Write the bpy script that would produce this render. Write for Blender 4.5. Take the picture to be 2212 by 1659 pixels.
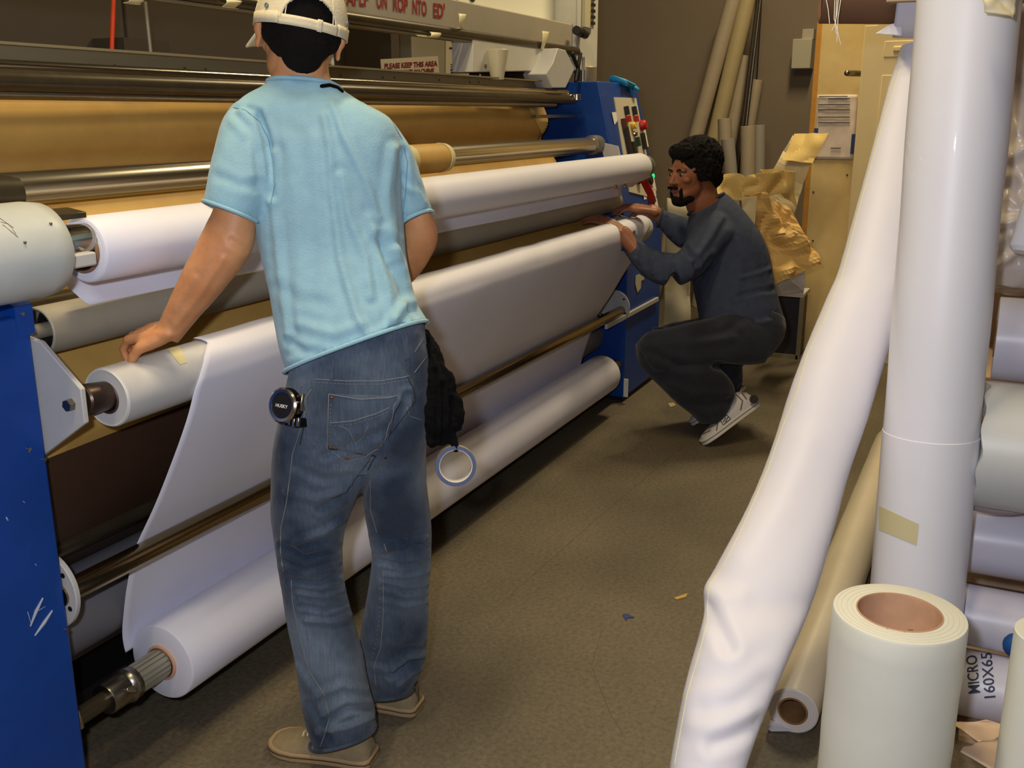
import bpy, bmesh, math, random
import numpy as np
from mathutils import Vector, Matrix, noise
from mathutils.bvhtree import BVHTree
random.seed(4)
for o in list(bpy.data.objects): bpy.data.objects.remove(o)
S = bpy.context.scene; COL = S.collection
# ------------------------------------------------------------ camera
FPX = 2150.0; CAMH = 1.52
_p = math.atan(584/FPX)
_a = math.atan2(1055/FPX, math.cos(_p)+584/FPX*math.sin(_p))
FH = Vector((math.cos(_a), math.sin(_a), 0)); RT = Vector((math.sin(_a), -math.cos(_a), 0)); Z = Vector((0,0,1)); X = Vector((1,0,0)); Y = Vector((0,1,0))
FW = FH*math.cos(_p)-Z*math.sin(_p); UP = Z*math.cos(_p)+FH*math.sin(_p)
CP = Vector((0,0,CAMH))
cam = bpy.data.cameras.new('camera'); camo = bpy.data.objects.new('camera', cam); COL.objects.link(camo)
cam.sensor_width = 36; cam.lens = FPX/2212*36; cam.clip_start = .02
camo.matrix_world = Matrix(((RT.x,UP.x,-FW.x,CP.x),(RT.y,UP.y,-FW.y,CP.y),(RT.z,UP.z,-FW.z,CP.z),(0,0,0,1)))
S.camera = camo
# ------------------------------------------------------------ world, lamps, exposure
W = bpy.data.worlds.new('world'); S.world = W; W.use_nodes = True
W.node_tree.nodes['Background'].inputs[0].default_value = (.9,.8,.62,1); W.node_tree.nodes['Background'].inputs[1].default_value = .05
def lamp(kind, name, loc, power, col, size=.1, aim=None, sy=None):
    l = bpy.data.lights.new(name, kind); l.energy = power; l.color = col
    if kind == 'AREA':
        l.size = size
        if sy: l.shape = 'RECTANGLE'; l.size_y = sy
    else: l.shadow_soft_size = size
    o = bpy.data.objects.new(name, l); COL.objects.link(o); o.location = loc
    d = (Vector(aim)-Vector(loc)) if aim else Vector((0,0,-1))
    o.rotation_euler = d.to_track_quat('-Z','Y').to_euler()
    return o
lamp('POINT', 'camera_flash', CP+Vector((0,0,.10))-RT*.10, 92, (.84,.88,1.0), .03)
for x_, y_, e_ in ((.3,.62,34),(1.5,1.24,60),(5.9,.95,84)):
    l_ = lamp('AREA', 'ceiling_lamp', (x_,y_,4.2), e_, (1,.82,.50), 1.3, sy=.22); l_.rotation_euler = (0,0,0)
S.view_settings.view_transform = 'Standard'; S.view_settings.look = 'None'; S.view_settings.gamma = 1; S.view_settings.use_curve_mapping = False
S.view_settings.exposure = 0.1
# ------------------------------------------------------------ helpers
def ray(u, v): return FW+RT*((u-1106)/FPX)+UP*((829.5-v)/FPX)
def at(u, v, w): return CP+ray(u, v)*w
def hit(u, v, ax, val):
    d = ray(u, v); return CP+d*((val-CP[ax])/d[ax])
def uv(u,v,y): return hit(u,v,1,y)
def proj(p):
    d = p-CP; w = d.dot(FW); return 1106+FPX*d.dot(RT)/w, 829.5-FPX*d.dot(UP)/w
def lin(c):
    return tuple(((x/255/12.92) if x/255 <= .04045 else ((x/255+.055)/1.055)**2.4) for x in c)+(1,)
MATS = {}
def mat(name, col, rough=.6, metal=0, var=.0, vscale=8, bump=0, bscale=200, col2=None, spec=.5, sheen=0, coat=0, emis=None, stretch=None, trans=0, alpha=1):
    if name in MATS: return MATS[name]
    m = bpy.data.materials.new(name); m.use_nodes = True; MATS[name] = m
    nt = m.node_tree; b = nt.nodes['Principled BSDF']; c = lin(col)
    b.inputs['Base Color'].default_value = c; b.inputs['Roughness'].default_value = rough; b.inputs['Metallic'].default_value = metal
    b.inputs['Specular IOR Level'].default_value = spec
    if sheen: b.inputs['Sheen Weight'].default_value = sheen
    if coat: b.inputs['Coat Weight'].default_value = coat
    if trans: b.inputs['Transmission Weight'].default_value = trans
    if emis: b.inputs['Emission Color'].default_value = lin(emis[0]); b.inputs['Emission Strength'].default_value = emis[1]
    if alpha < 1: b.inputs['Alpha'].default_value = alpha
    tc = nt.nodes.new('ShaderNodeTexCoord'); vec = tc.outputs['Object']
    if stretch:
        mp = nt.nodes.new('ShaderNodeMapping'); mp.inputs['Scale'].default_value = stretch; nt.links.new(vec, mp.inputs[0]); vec = mp.outputs[0]
    if var:
        n = nt.nodes.new('ShaderNodeTexNoise'); n.inputs['Scale'].default_value = vscale; n.inputs['Detail'].default_value = 8; n.inputs['Roughness'].default_value = .65
        nt.links.new(vec, n.inputs['Vector'])
        r = nt.nodes.new('ShaderNodeValToRGB'); r.color_ramp.elements[0].position = .32; r.color_ramp.elements[1].position = .68
        d = lin(col2) if col2 else tuple(x*(1-var) for x in c[:3])+(1,)
        r.color_ramp.elements[0].color = d; r.color_ramp.elements[1].color = c
        nt.links.new(n.outputs['Fac'], r.inputs['Fac']); nt.links.new(r.outputs['Color'], b.inputs['Base Color'])
    if bump:
        n2 = nt.nodes.new('ShaderNodeTexNoise'); n2.inputs['Scale'].default_value = bscale; n2.inputs['Detail'].default_value = 4
        nt.links.new(vec, n2.inputs['Vector'])
        bp = nt.nodes.new('ShaderNodeBump'); bp.inputs['Strength'].default_value = bump; bp.inputs['Distance'].default_value = .004
        nt.links.new(n2.outputs['Fac'], bp.inputs['Height']); nt.links.new(bp.outputs[0], b.inputs['Normal'])
    return m
def link(name, me, m=None, parent=None, label=None, cat=None, group=None, kind=None, smooth=True, keep=False):
    o = bpy.data.objects.new(name, me); COL.objects.link(o)
    if m and not keep:
        me.materials.clear(); me.materials.append(m)
    if smooth and len(me.polygons): me.polygons.foreach_set('use_smooth', [True]*len(me.polygons))
    if parent: o.parent = parent
    for k, v in (('label',label),('category',cat),('group',group),('kind',kind)):
        if v: o[k] = v
    return o
def thing(name, label, cat, loc=(0,0,0), group=None, kind=None):
    o = bpy.data.objects.new(name, None); COL.objects.link(o); o.empty_display_size = .05
    o['label'] = label; o['category'] = cat
    if group: o['group'] = group
    if kind: o['kind'] = kind
    return o
class MB:
    def __init__(s): s.v = []; s.f = []
    def add(s, v, f):
        n = len(s.v); s.v += [Vector(x) for x in v]; s.f += [[i+n for i in q] for q in f]; return s
    def box(s, a, b, M=None):
        x0,y0,z0 = a; x1,y1,z1 = b
        v = [Vector(p) for p in ((x0,y0,z0),(x1,y0,z0),(x1,y1,z0),(x0,y1,z0),(x0,y0,z1),(x1,y0,z1),(x1,y1,z1),(x0,y1,z1))]
        if M: v = [M@p for p in v]
        return s.add(v, [(3,2,1,0),(4,5,6,7),(0,1,5,4),(1,2,6,5),(2,3,7,6),(3,0,4,7)])
    def obox(s, c, u, v, w):   # centre and three half-edge vectors
        c = Vector(c); pts = [c+u*a+v*b+w*d for d in (-1,1) for a,b in ((-1,-1),(1,-1),(1,1),(-1,1))]
        return s.add(pts, [(3,2,1,0),(4,5,6,7),(0,1,5,4),(1,2,6,5),(2,3,7,6),(3,0,4,7)])
    def prism(s, poly, e):     # poly: 3D points, extruded by e
        n = len(poly); poly = [Vector(p) for p in poly]; e = Vector(e)
        return s.add(poly+[p+e for p in poly], [list(range(n))[::-1], list(range(n,2*n))]+[(i,(i+1)%n,(i+1)%n+n,i+n) for i in range(n)])
    def lathe(s, p, d, prof, n=40, closed=False):
        p = Vector(p); d = Vector(d).normalized(); a = d.orthogonal().normalized(); b = d.cross(a)
        vs = [p+d*t+(a*math.cos(2*math.pi*k/n)+b*math.sin(2*math.pi*k/n))*max(r,1e-4) for t,r in prof for k in range(n)]
        fs = []; m = len(prof)
        for i in range(m if closed else m-1):
            j = (i+1)%m
            for k in range(n): fs.append((i*n+k, i*n+(k+1)%n, j*n+(k+1)%n, j*n+k))
        if not closed:
            if prof[0][1] > 1e-3: fs.append(list(range(n))[::-1])
            if prof[-1][1] > 1e-3: fs.append([(m-1)*n+k for k in range(n)])
        return s.add(vs, fs)
    def cyl(s, p0, p1, r, r1=None, n=32, bev=0):
        p0 = Vector(p0); p1 = Vector(p1); L = (p1-p0).length; r1 = r if r1 is None else r1
        pr = [(0,r-bev),(bev,r),(L-bev,r1),(L,r1-bev)] if bev else [(0,r),(L,r1)]
        return s.lathe(p0, p1-p0, pr, n)
    def pipe(s, p0, p1, r, ri, n=40, bev=.002):
        p0 = Vector(p0); p1 = Vector(p1); L = (p1-p0).length
        return s.lathe(p0, p1-p0, [(0,ri),(0,r-bev),(bev,r),(L-bev,r),(L,r-bev),(L,ri)], n, closed=True)
    def tube(s, pts, rad, n=10, round_=True, flat=1.0):
        pts = [Vector(p) for p in pts]
        if not hasattr(rad, '__len__'): rad = [rad]*len(pts)
        rad = list(rad)
        if round_:
            d0 = (pts[0]-pts[1]).normalized(); d1 = (pts[-1]-pts[-2]).normalized(); a,b = rad[0],rad[-1]
            pts = [pts[0]+d0*a*.95, pts[0]+d0*a*.6]+pts+[pts[-1]+d1*b*.6, pts[-1]+d1*b*.95]; rad = [a*.3,a*.8]+rad+[b*.8,b*.3]
        up = None; vs = []
        for i,p in enumerate(pts):
            t = (pts[min(i+1,len(pts)-1)]-pts[max(i-1,0)]).normalized()
            if up is None: up = t.orthogonal().normalized()
            else: up = (up-t*up.dot(t)).normalized()
            sd = t.cross(up)
            vs += [p+(up*math.cos(2*math.pi*k/n)*flat+sd*math.sin(2*math.pi*k/n))*rad[i] for k in range(n)]
        m = len(pts); fs = [(i*n+k,i*n+(k+1)%n,(i+1)*n+(k+1)%n,(i+1)*n+k) for i in range(m-1) for k in range(n)]
        fs += [list(range(n))[::-1], [(m-1)*n+k for k in range(n)]]
        return s.add(vs, fs)
    def ell(s, c, r, M=None, n=20, m=12):
        c = Vector(c); vs = []; M = M or Matrix.Identity(3)
        for i in range(m+1):
            th = math.pi*min(max(i/m,.02),.98)
            for k in range(n):
                ph = 2*math.pi*k/n
                vs.append(c+M@Vector((r[0]*math.sin(th)*math.cos(ph), r[1]*math.sin(th)*math.sin(ph), r[2]*math.cos(th))))
        fs = [(i*n+k,(i+1)*n+k,(i+1)*n+(k+1)%n,i*n+(k+1)%n) for i in range(m) for k in range(n)]
        fs += [list(range(n)), [m*n+k for k in range(n)][::-1]]
        return s.add(vs, fs)
    def loft(s, rings, n=28, sub=3, ex=2.3):
        """rings: (uL,vL,uR,vR,w,depth) silhouette edges measured in the photo at distance w"""
        R = []
        for g in rings:
            uL,vL,uR,vR,w,d = g[:6]; dw = g[6] if len(g) > 6 else 0
            a = at(uL,vL,w-dw); b = at(uR,vR,w+dw); R.append((a,b,d))
        out = []
        K = len(R)
        for i in range(K-1):
            for q in range(sub):
                t = q/sub; r = []
                P0 = R[max(i-1,0)]; P1 = R[i]; P2 = R[i+1]; P3 = R[min(i+2,K-1)]
                for j in range(3):
                    a,b,c,e = P0[j],P1[j],P2[j],P3[j]
                    r.append(.5*((2*b)+(c-a)*t+(2*a-5*b+4*c-e)*t*t+(3*b-a-3*c+e)*t*t*t))
                out.append(r)
        out.append(R[-1]); vs = []
        for a,b,d in out:
            c = (a+b)/2; h = (b-a)/2; dd = FW-h.normalized()*FW.dot(h.normalized()); dd.normalize()
            for k in range(n):
                ph = 2*math.pi*k/n; cx = math.cos(ph); sx = math.sin(ph)
                cx = math.copysign(abs(cx)**(2/ex), cx); sx = math.copysign(abs(sx)**(2/ex), sx)
                vs.append(c+h*cx+dd*(d*sx))
        m = len(out); fs = [(i*n+k,(i+1)*n+k,(i+1)*n+(k+1)%n,i*n+(k+1)%n) for i in range(m-1) for k in range(n)]
        fs += [list(range(n)), [(m-1)*n+k for k in range(n)][::-1]]
        return s.add(vs, fs)
    def grid(s, fn, nu, nv):
        vs = [fn(i/nu, j/nv) for j in range(nv+1) for i in range(nu+1)]
        return s.add(vs, [(j*(nu+1)+i, j*(nu+1)+i+1, (j+1)*(nu+1)+i+1, (j+1)*(nu+1)+i) for j in range(nv) for i in range(nu)])
    def mesh(s, name='m'):
        me = bpy.data.meshes.new(name); me.from_pydata([tuple(v) for v in s.v], [], s.f); me.validate(); me.update(); return me
    def fixed(s):
        me = s.mesh(); bm = bmesh.new(); bm.from_mesh(me); bmesh.ops.recalc_face_normals(bm, faces=bm.faces); bm.to_mesh(me); bm.free(); return me
def put(mb, name, m, parent=None, bevel=0, solid=0, autos=True, **k):
    me = mb.fixed(); o = link(name, me, m, parent, **k)
    if autos and k.get('smooth', True): 
        try: me.set_sharp_from_angle(angle=math.radians(38))
        except Exception: pass
    if solid:
        md = o.modifiers.new('thick','SOLIDIFY'); md.thickness = solid; md.offset = 0
    if bevel:
        md = o.modifiers.new('bev','BEVEL'); md.width = bevel; md.segments = 2; md.limit_method = 'ANGLE'; md.angle_limit = .6
    return o
def remesh(mb, voxel, smooth=4, fac=.5):
    """union of closed lofts -> one continuous skin"""
    me = mb.fixed(); o = bpy.data.objects.new('tmp', me); COL.objects.link(o)
    r = o.modifiers.new('r','REMESH'); r.mode = 'VOXEL'; r.voxel_size = voxel
    if smooth:
        q = o.modifiers.new('s','SMOOTH'); q.iterations = smooth; q.factor = fac
    dg = bpy.context.evaluated_depsgraph_get(); dg.update()
    out = bpy.data.meshes.new_from_object(o.evaluated_get(dg)); bpy.data.objects.remove(o)
    return out
def pxdist(U, V, line):
    best = np.full(len(U), 1e9)
    for (x0,y0),(x1,y1) in zip(line[:-1], line[1:]):
        dx,dy = x1-x0,y1-y0; L = dx*dx+dy*dy+1e-9
        t = np.clip(((U-x0)*dx+(V-y0)*dy)/L, 0, 1)
        taper = 1.0
        best = np.minimum(best, np.hypot(U-x0-t*dx, V-y0-t*dy))
    return best
def crease(me, lines, nz=0, nscale=9, seed=0, nz2=0, nscale2=30):
    """push the cloth in/out along fold lines; facing side only (folds are real relief)"""
    n = len(me.vertices); co = np.empty(n*3); me.vertices.foreach_get('co', co); co = co.reshape(-1,3)
    no = np.empty(n*3); me.vertices.foreach_get('normal', no); no = no.reshape(-1,3)
    d = co-np.array(CP); w = d@np.array(FW); U = 1106+FPX*(d@np.array(RT))/w; V = 829.5-FPX*(d@np.array(UP))/w
    face = np.clip(-(no*d).sum(1)/np.linalg.norm(d,axis=1)*2, 0, 1); off = np.zeros(n)
    for line, amp, wid in lines:
        D = pxdist(U, V, line); off += amp*(np.exp(-(D/wid)**2)-.35*np.exp(-((D-2*wid)/wid)**2))
    off *= face
    if nz or nz2:
        for i in range(n):
            if nz: off[i] += nz*noise.noise(Vector(co[i])*nscale+Vector((seed,0,0)))
            if nz2: off[i] += nz2*noise.noise(Vector(co[i])*nscale2+Vector((0,seed,0)))
    co = co+no*off[:,None]; me.vertices.foreach_set('co', co.ravel()); me.update()
def bvh(o):
    dg = bpy.context.evaluated_depsgraph_get(); dg.update(); e = o.evaluated_get(dg); me = e.to_mesh(); M = o.matrix_world
    t = BVHTree.FromPolygons([M@v.co for v in me.vertices], [list(p.vertices) for p in me.polygons]); e.to_mesh_clear(); return t
def cast(t, u, v, off=.001):
    d = ray(u, v).normalized(); l, n, i, dist = t.ray_cast(CP, d)
    if l is None: return None
    if n.dot(d) > 0: n = -n
    return l+n*off
def dense(line, step=6):
    out = []
    for (x0,y0),(x1,y1) in zip(line[:-1], line[1:]):
        k = max(1, int(math.hypot(x1-x0,y1-y0)/step))
        out += [(x0+(x1-x0)*i/k, y0+(y1-y0)*i/k) for i in range(k)]
    return out+[line[-1]]
def seam(t, line, r, name, m, parent, off=.0005, dash=0, **k):
    pts = [cast(t, *q, off) for q in dense(line, 5 if not dash else dash)]; pts = [p for p in pts if p]
    if len(pts) < 2: return None
    mb = MB()
    if dash:
        for a,b in zip(pts[::2], pts[1::2]): 
            if (a-b).length < .05: mb.tube([a,b], r, 5, False)
    else:
        run = [pts[0]]
        for p in pts[1:]:
            if (p-run[-1]).length > .025:
                if len(run) > 1: mb.tube(run, r, 6)
                run = [p]
            else: run.append(p)
        if len(run) > 1: mb.tube(run, r, 6)
    if not mb.v: return None
    return put(mb, name, m, parent, autos=False, **k)
def bil(q, s, t):
    a,b,c,d = [np.array(p, float) for p in q]   # TL TR BR BL
    return (a*(1-s)+b*s)*(1-t)+(d*(1-s)+c*s)*t
def patch(t, quad, name, m, parent, off=.0012, nu=10, nv=10, **k):
    vs = []; ok = []
    for j in range(nv+1):
        for i in range(nu+1):
            p = cast(t, *bil(quad, i/nu, j/nv), off); vs.append(p or Vector()); ok.append(p is not None)
    fs = []
    for j in range(nv):
        for i in range(nu):
            q = (j*(nu+1)+i, j*(nu+1)+i+1, (j+1)*(nu+1)+i+1, (j+1)*(nu+1)+i)
            if all(ok[x] for x in q): fs.append(q)
    return put(clean(vs, fs), name, m, parent, **k)
def clean(vs, fs):
    use = sorted({i for f in fs for i in f}); mp = {v:i for i,v in enumerate(use)}
    return MB().add([vs[i] for i in use], [[mp[i] for i in f] for f in fs])
def textmesh(body, bold=0.0, shear=0):
    cu = bpy.data.curves.new('t','FONT'); cu.body = body; cu.size = 1; cu.offset = bold; cu.shear = shear; cu.resolution_u = 3
    o = bpy.data.objects.new('t', cu); COL.objects.link(o); dg = bpy.context.evaluated_depsgraph_get(); dg.update()
    me = bpy.data.meshes.new_from_object(o.evaluated_get(dg)); bpy.data.objects.remove(o)
    vs = [v.co.copy() for v in me.vertices]; fs = [list(p.vertices) for p in me.polygons]
    x0 = min(v.x for v in vs); x1 = max(v.x for v in vs); y0 = min(v.y for v in vs); y1 = max(v.y for v in vs)
    return [((v.x-x0)/(x1-x0), (v.y-y0)/(y1-y0)) for v in vs], fs
def text_on(fn, body, name, m, parent, bold=.0, shear=0, **k):
    """fn(s,t)->3D, s along the line, t upward"""
    st, fs = textmesh(body, bold, shear); P = [fn(*q) for q in st]; fs = [f for f in fs if all(P[i] is not None for i in f)]
    return link(name, clean(P, fs).mesh(), m, parent, smooth=False, **k)
def text_cast(t, quad, body, name, m, parent, bold=0, off=.0015, **k):
    return text_on(lambda s,q: cast(t, *bil(quad, s, 1-q), off), body, name, m, parent, bold, **k)
# ------------------------------------------------------------ materials
white_paper = mat('white_paper', (234,232,244), .55, var=.05, vscale=3, bump=.04, bscale=60)
cream_paper = mat('cream_paper', (230,229,216), .5, var=.06, vscale=6, bump=.05, bscale=40)
glossy_white = mat('glossy_white', (240,240,250), .42, var=.04, vscale=3, bump=.05, bscale=12, coat=.3)
roll_end = mat('roll_end', (222,219,226), .6)
kraft = mat('kraft', (206,166,90), .55, var=.12, vscale=5, bump=.08, bscale=40, col2=(192,150,78))
kraft_light = mat('kraft_light', (230,198,122), .6, var=.12, vscale=6, bump=.1, bscale=40)
card = mat('card', (150,112,80), .8, var=.25, vscale=20, bump=.1)
chrome = mat('chrome', (190,182,168), .18, 1, var=.08, vscale=20)
steel = mat('steel', (150,144,132), .3, 1, var=.2, vscale=30, stretch=(.2,1,1))
dark_steel = mat('dark_steel', (84,74,56), .32, .55, var=.25, vscale=25)
grey_roller = mat('grey_roller', (168,160,142), .5, .1, var=.08, vscale=10)
alu = mat('alu', (150,138,108), .42, .3, var=.12, vscale=20, stretch=(.15,1,1))
off_white = mat('off_white', (214,210,196), .45, var=.07, vscale=12, bump=.02)
light_grey = mat('light_grey', (196,194,190), .45, var=.06, vscale=14)
beam_grey = mat('beam_grey', (176,166,146), .5, var=.06, vscale=10)
blue = mat('blue_paint', (6,66,152), .42, var=.18, vscale=14, bump=.05, bscale=90)
black = mat('black', (18,16,18), .5)
black_cloth = mat('black_cloth', (9,8,10), 1.0, spec=.15, var=.3, vscale=60, bump=.5, bscale=160)
red = mat('red_plastic', (176,26,20), .4); red_ink = mat('red_ink', (150,34,30), .6)
green = mat('green_lamp', (30,200,120), .4, emis=((40,230,140), .8)); yellow = mat('yellow_plastic', (226,190,40), .4)
ink = mat('ink', (34,34,42), .7); ink_blue = mat('ink_blue', (52,58,84), .7)
label_white = mat('label_white', (232,228,220), .5)
masking = mat('masking_tape', (222,210,160), .6, var=.05, vscale=20)
skin = mat('skin', (214,154,104), .5, var=.22, vscale=14, col2=(198,130,84), bump=.12, bscale=120)
skin_dark = mat('skin_brown', (150,92,60), .5, var=.2, vscale=16, bump=.1, bscale=120)
hair_black = mat('hair_black', (16,11,9), .9, spec=.2, bump=.9, bscale=130)
shirt_blue = mat('shirt_light_blue', (150,192,208), .9, var=.13, vscale=22, bump=.25, bscale=260, sheen=.2)
shirt_navy = mat('shirt_slate', (58,66,86), .95, var=.2, vscale=30, bump=.4, bscale=200)
cap_m = mat('cap_khaki', (226,212,178), .9, var=.08, vscale=30, bump=.3, bscale=300)
thread = mat('thread', (122,124,124), .9); thread_dark = mat('thread_dark', (34,44,60), .9)
copper = mat('copper', (176,92,48), .35, .8)
def denim_mat(name, a, b, c):
    m = mat(name, a, .95, bump=.35, bscale=350, sheen=.15); nt = m.node_tree; bs = nt.nodes['Principled BSDF']
    tc = nt.nodes.new('ShaderNodeTexCoord')
    n1 = nt.nodes.new('ShaderNodeTexNoise'); n1.inputs['Scale'].default_value = 5; n1.inputs['Detail'].default_value = 3
    mp = nt.nodes.new('ShaderNodeMapping'); mp.inputs['Scale'].default_value = (260,260,22)
    n2 = nt.nodes.new('ShaderNodeTexNoise'); n2.inputs['Scale'].default_value = 1; n2.inputs['Detail'].default_value = 3
    r = nt.nodes.new('ShaderNodeValToRGB'); r.color_ramp.elements[0].position = .36; r.color_ramp.elements[0].color = lin(b); r.color_ramp.elements[1].position = .68; r.color_ramp.elements[1].color = lin(c)
    mx = nt.nodes.new('ShaderNodeMixRGB'); mx.blend_type = 'OVERLAY'; mx.inputs[0].default_value = .45
    L = nt.links; L.new(tc.outputs['Object'], n1.inputs['Vector']); L.new(tc.outputs['Object'], mp.inputs[0]); L.new(mp.outputs[0], n2.inputs['Vector'])
    L.new(n1.outputs['Fac'], r.inputs['Fac']); L.new(r.outputs[0], mx.inputs[1]); L.new(n2.outputs['Fac'], mx.inputs[2]); L.new(mx.outputs[0], bs.inputs['Base Color'])
    return m
denim = denim_mat('denim', (56,72,94), (34,48,68), (104,118,134))
denim_dark = denim_mat('denim_dark', (26,30,42), (20,23,34), (34,38,50))
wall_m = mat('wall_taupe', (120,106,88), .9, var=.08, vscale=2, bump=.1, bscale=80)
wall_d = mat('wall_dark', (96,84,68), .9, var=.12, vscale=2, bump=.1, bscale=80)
cabinet_grey = mat('cabinet_grey', (140,130,110), .7, var=.08, vscale=5)
plywood = mat('plywood_cream', (222,196,136), .6, var=.12, vscale=4, col2=(206,176,112), bump=.05)
ply_edge = mat('plywood_edge', (206,142,50), .7, var=.2, vscale=20)
door_m = mat('door_cream', (226,204,152), .5, var=.06, vscale=5)
# concrete floor
fl = mat('concrete', (104,92,70), .62, bump=.12, bscale=45)
nt = fl.node_tree; b_ = nt.nodes['Principled BSDF']; tc = nt.nodes.new('ShaderNodeTexCoord')
na = nt.nodes.new('ShaderNodeTexNoise'); na.inputs['Scale'].default_value = 1.3; na.inputs['Detail'].default_value = 6
nb = nt.nodes.new('ShaderNodeTexNoise'); nb.inputs['Scale'].default_value = 70; nb.inputs['Detail'].default_value = 5; nb.inputs['Roughness'].default_value = .7
ra = nt.nodes.new('ShaderNodeValToRGB'); ra.color_ramp.elements[0].position = .3; ra.color_ramp.elements[0].color = lin((84,75,59)); ra.color_ramp.elements[1].position = .72; ra.color_ramp.elements[1].color = lin((114,103,83))
mx = nt.nodes.new('ShaderNodeMixRGB'); mx.blend_type = 'OVERLAY'; mx.inputs[0].default_value = .85
for l, r in ((tc.outputs['Object'], na.inputs['Vector']), (tc.outputs['Object'], nb.inputs['Vector']), (na.outputs['Fac'], ra.inputs['Fac']), (ra.outputs[0], mx.inputs[1]), (nb.outputs['Fac'], mx.inputs[2]), (mx.outputs[0], b_.inputs['Base Color'])): nt.links.new(l, r)
# ------------------------------------------------------------ the room
put(MB().box((-2.5,-3,-.1),(8.2,4.4,0)), 'floor', fl, kind='structure', smooth=False)
put(MB().box((8,-3,0),(8.2,1.71,4.5)), 'wall_right', wall_m, kind='structure', smooth=False)
put(MB().box((8.1,1.71,0),(8.3,4.4,4.5)), 'wall_far', wall_m, kind='structure', smooth=False)
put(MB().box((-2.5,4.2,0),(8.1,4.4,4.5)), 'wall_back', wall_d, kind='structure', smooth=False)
put(MB().box((-2.5,-3.2,0),(8.2,-3,4.5)), 'wall_front', wall_m, kind='structure', smooth=False)
put(MB().box((-2.7,-3,0),(-2.5,4.4,4.5)), 'wall_left', wall_m, kind='structure', smooth=False)
put(MB().box((-2.7,-3.2,4.5),(8.3,4.4,4.6)), 'ceiling', mat('ceiling_m', (150,142,125), .9), kind='structure', smooth=False)
def groove(line, name='trim_1'):
    mb = MB(); mb.tube([hit(u,v,2,0)+Z*.0005 for u,v in line], .0016, 4, False); return mb
for l in ([(1075,1310),(1290,1120),(1480,960)], [(240,1610),(330,1630),(420,1655)], [(1300,1360),(1278,1440),(1320,1545),(1345,1585)], [(1230,960),(1330,893),(1400,905)], [(1630,820),(1770,840)]):
    put(MB().tube([hit(u,v,2,0) for u,v in dense(l,30)], .0011, 4, False), 'floor_crack', mat('groove_m', (96,86,68), .9), bpy.data.objects['floor'])
# ------------------------------------------------------------ heat press machine
M_ = thing('calender_machine', 'long blue-ended roll-to-roll heat press machine with horizontal rollers', 'machine')
XL, XR = 1.33, 4.96
# left side cabinet
lc = put(MB().box((.45,1.68,0.02),(XL,2.5,1.14)), 'side_cabinet', blue, M_, bevel=.006)
put(MB().box((.55,1.76,1.14),(XL-.02,2.5,1.62)), 'side_cabinet', blue, M_, bevel=.006)
put(MB().prism([(XL-.03,1.679,1.10),(XL-.03,1.679,1.16),(XL-.03,1.74,1.18),(XL-.03,1.78,1.14)], (.04,0,0)), 'bracket', blue, lc)
for u,v in ((47,678),(95,992),(143,1360),(62,970)):
    p = hit(u,v,1,1.68); put(MB().cyl(p, p-Y*.004, .004, n=10), 'rivet', chrome, lc)
for l, r in (([(92,1293),(78,1320),(66,1352)],.004),([(112,1320),(95,1345),(76,1372)],.0045),([(60,1322),(68,1350)],.0015),([(98,1310),(78,1322),(70,1340)],.001),([(14,1118),(17,1124)],.003),([(60,970),(64,976)],.002),([(50,1083),(54,1086)],.0015),([(76,1218),(79,1222)],.0015)):
    put(MB().tube([hit(u,v,1,1.6795) for u,v in l], [r*.5]+[r]*(len(l)-2)+[r*.4], 6, flat=1), 'paint_chip', mat('chip_m', (170,176,190), .7), lc)
put(MB().box((XL-.02,1.74,.02),(XL+.012,1.85,.15)), 'foot_block', off_white, M_, bevel=.004)
# right side cabinet : profile in y,z
prof = [(1.68,.03),(1.68,.90),(1.865,1.68),(2.75,1.68),(2.75,.03)]
rc = put(MB().prism([(XR,y,z) for y,z in prof], (.61,0,0)), 'side_cabinet', blue, M_, bevel=.006)
def slant(x, t, off=0):   # t: 0 at knee .. 1 at top of the sloping face
    n = Vector((0,-.78,.185)).normalized()
    return Vector((x, 1.68+.185*t, .90+.78*t))+n*off
cp = put(MB().prism([slant(5.10,.28,.001), slant(5.50,.20,.001), slant(5.50,.90,.001), slant(5.14,.90,.001)], Vector((0,-.78,.185)).normalized()*.006), 'control_panel', mat('panel_m', (206,196,172), .45, var=.05), M_)
SN = Vector((0,-.78,.185)).normalized(); SU = Vector((0,.185,.78)).normalized()
def knob(x, t, r, h, m, name='button'):
    p = slant(x,t,.006); return put(MB().cyl(p, p+SN*h, r, r*.85, n=18, bev=r*.12), name, m, cp)
def plate(x, t, w, h, m, name='label', d=.003, tilt=0):
    p = slant(x,t,.007); return put(MB().obox(p, X*w/2, SU*h/2, SN*d), name, m, cp)
for x,t in ((5.27,.81),(5.40,.81)): plate(x, t, .028, .045, black, 'switch', .02); plate(x, t-.055, .028, .032, red, 'switch', .022)
knob(5.49,.71,.03,.035,red,'emergency_button'); knob(5.33,.71,.02,.025,yellow); knob(5.34,.655,.016,.02,chrome)
plate(5.20,.60,.05,.16,black,'meter',.018); plate(5.19,.72,.04,.06,mat('brown_m',(70,30,22),.4),'meter',.016); plate(5.26,.54,.05,.10,black,'meter',.02)
plate(5.36,.60,.025,.05,mat('green_d',(30,60,44),.4),'switch',.02); plate(5.46,.60,.03,.09,black,'switch',.02); plate(5.53,.63,.04,.11,label_white)
knob(5.26,.36,.034,.03,black,'dial'); knob(5.42,.335,.034,.03,black,'dial'); knob(5.455,.355,.012,.036,green,'green_lamp'); plate(5.52,.35,.05,.15,label_white)
plate(5.50,.24,.05,.04,label_white); plate(5.42,.17,.05,.05,red); plate(5.50,.16,.05,.06,label_white)
rb = bvh(rc)
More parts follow.
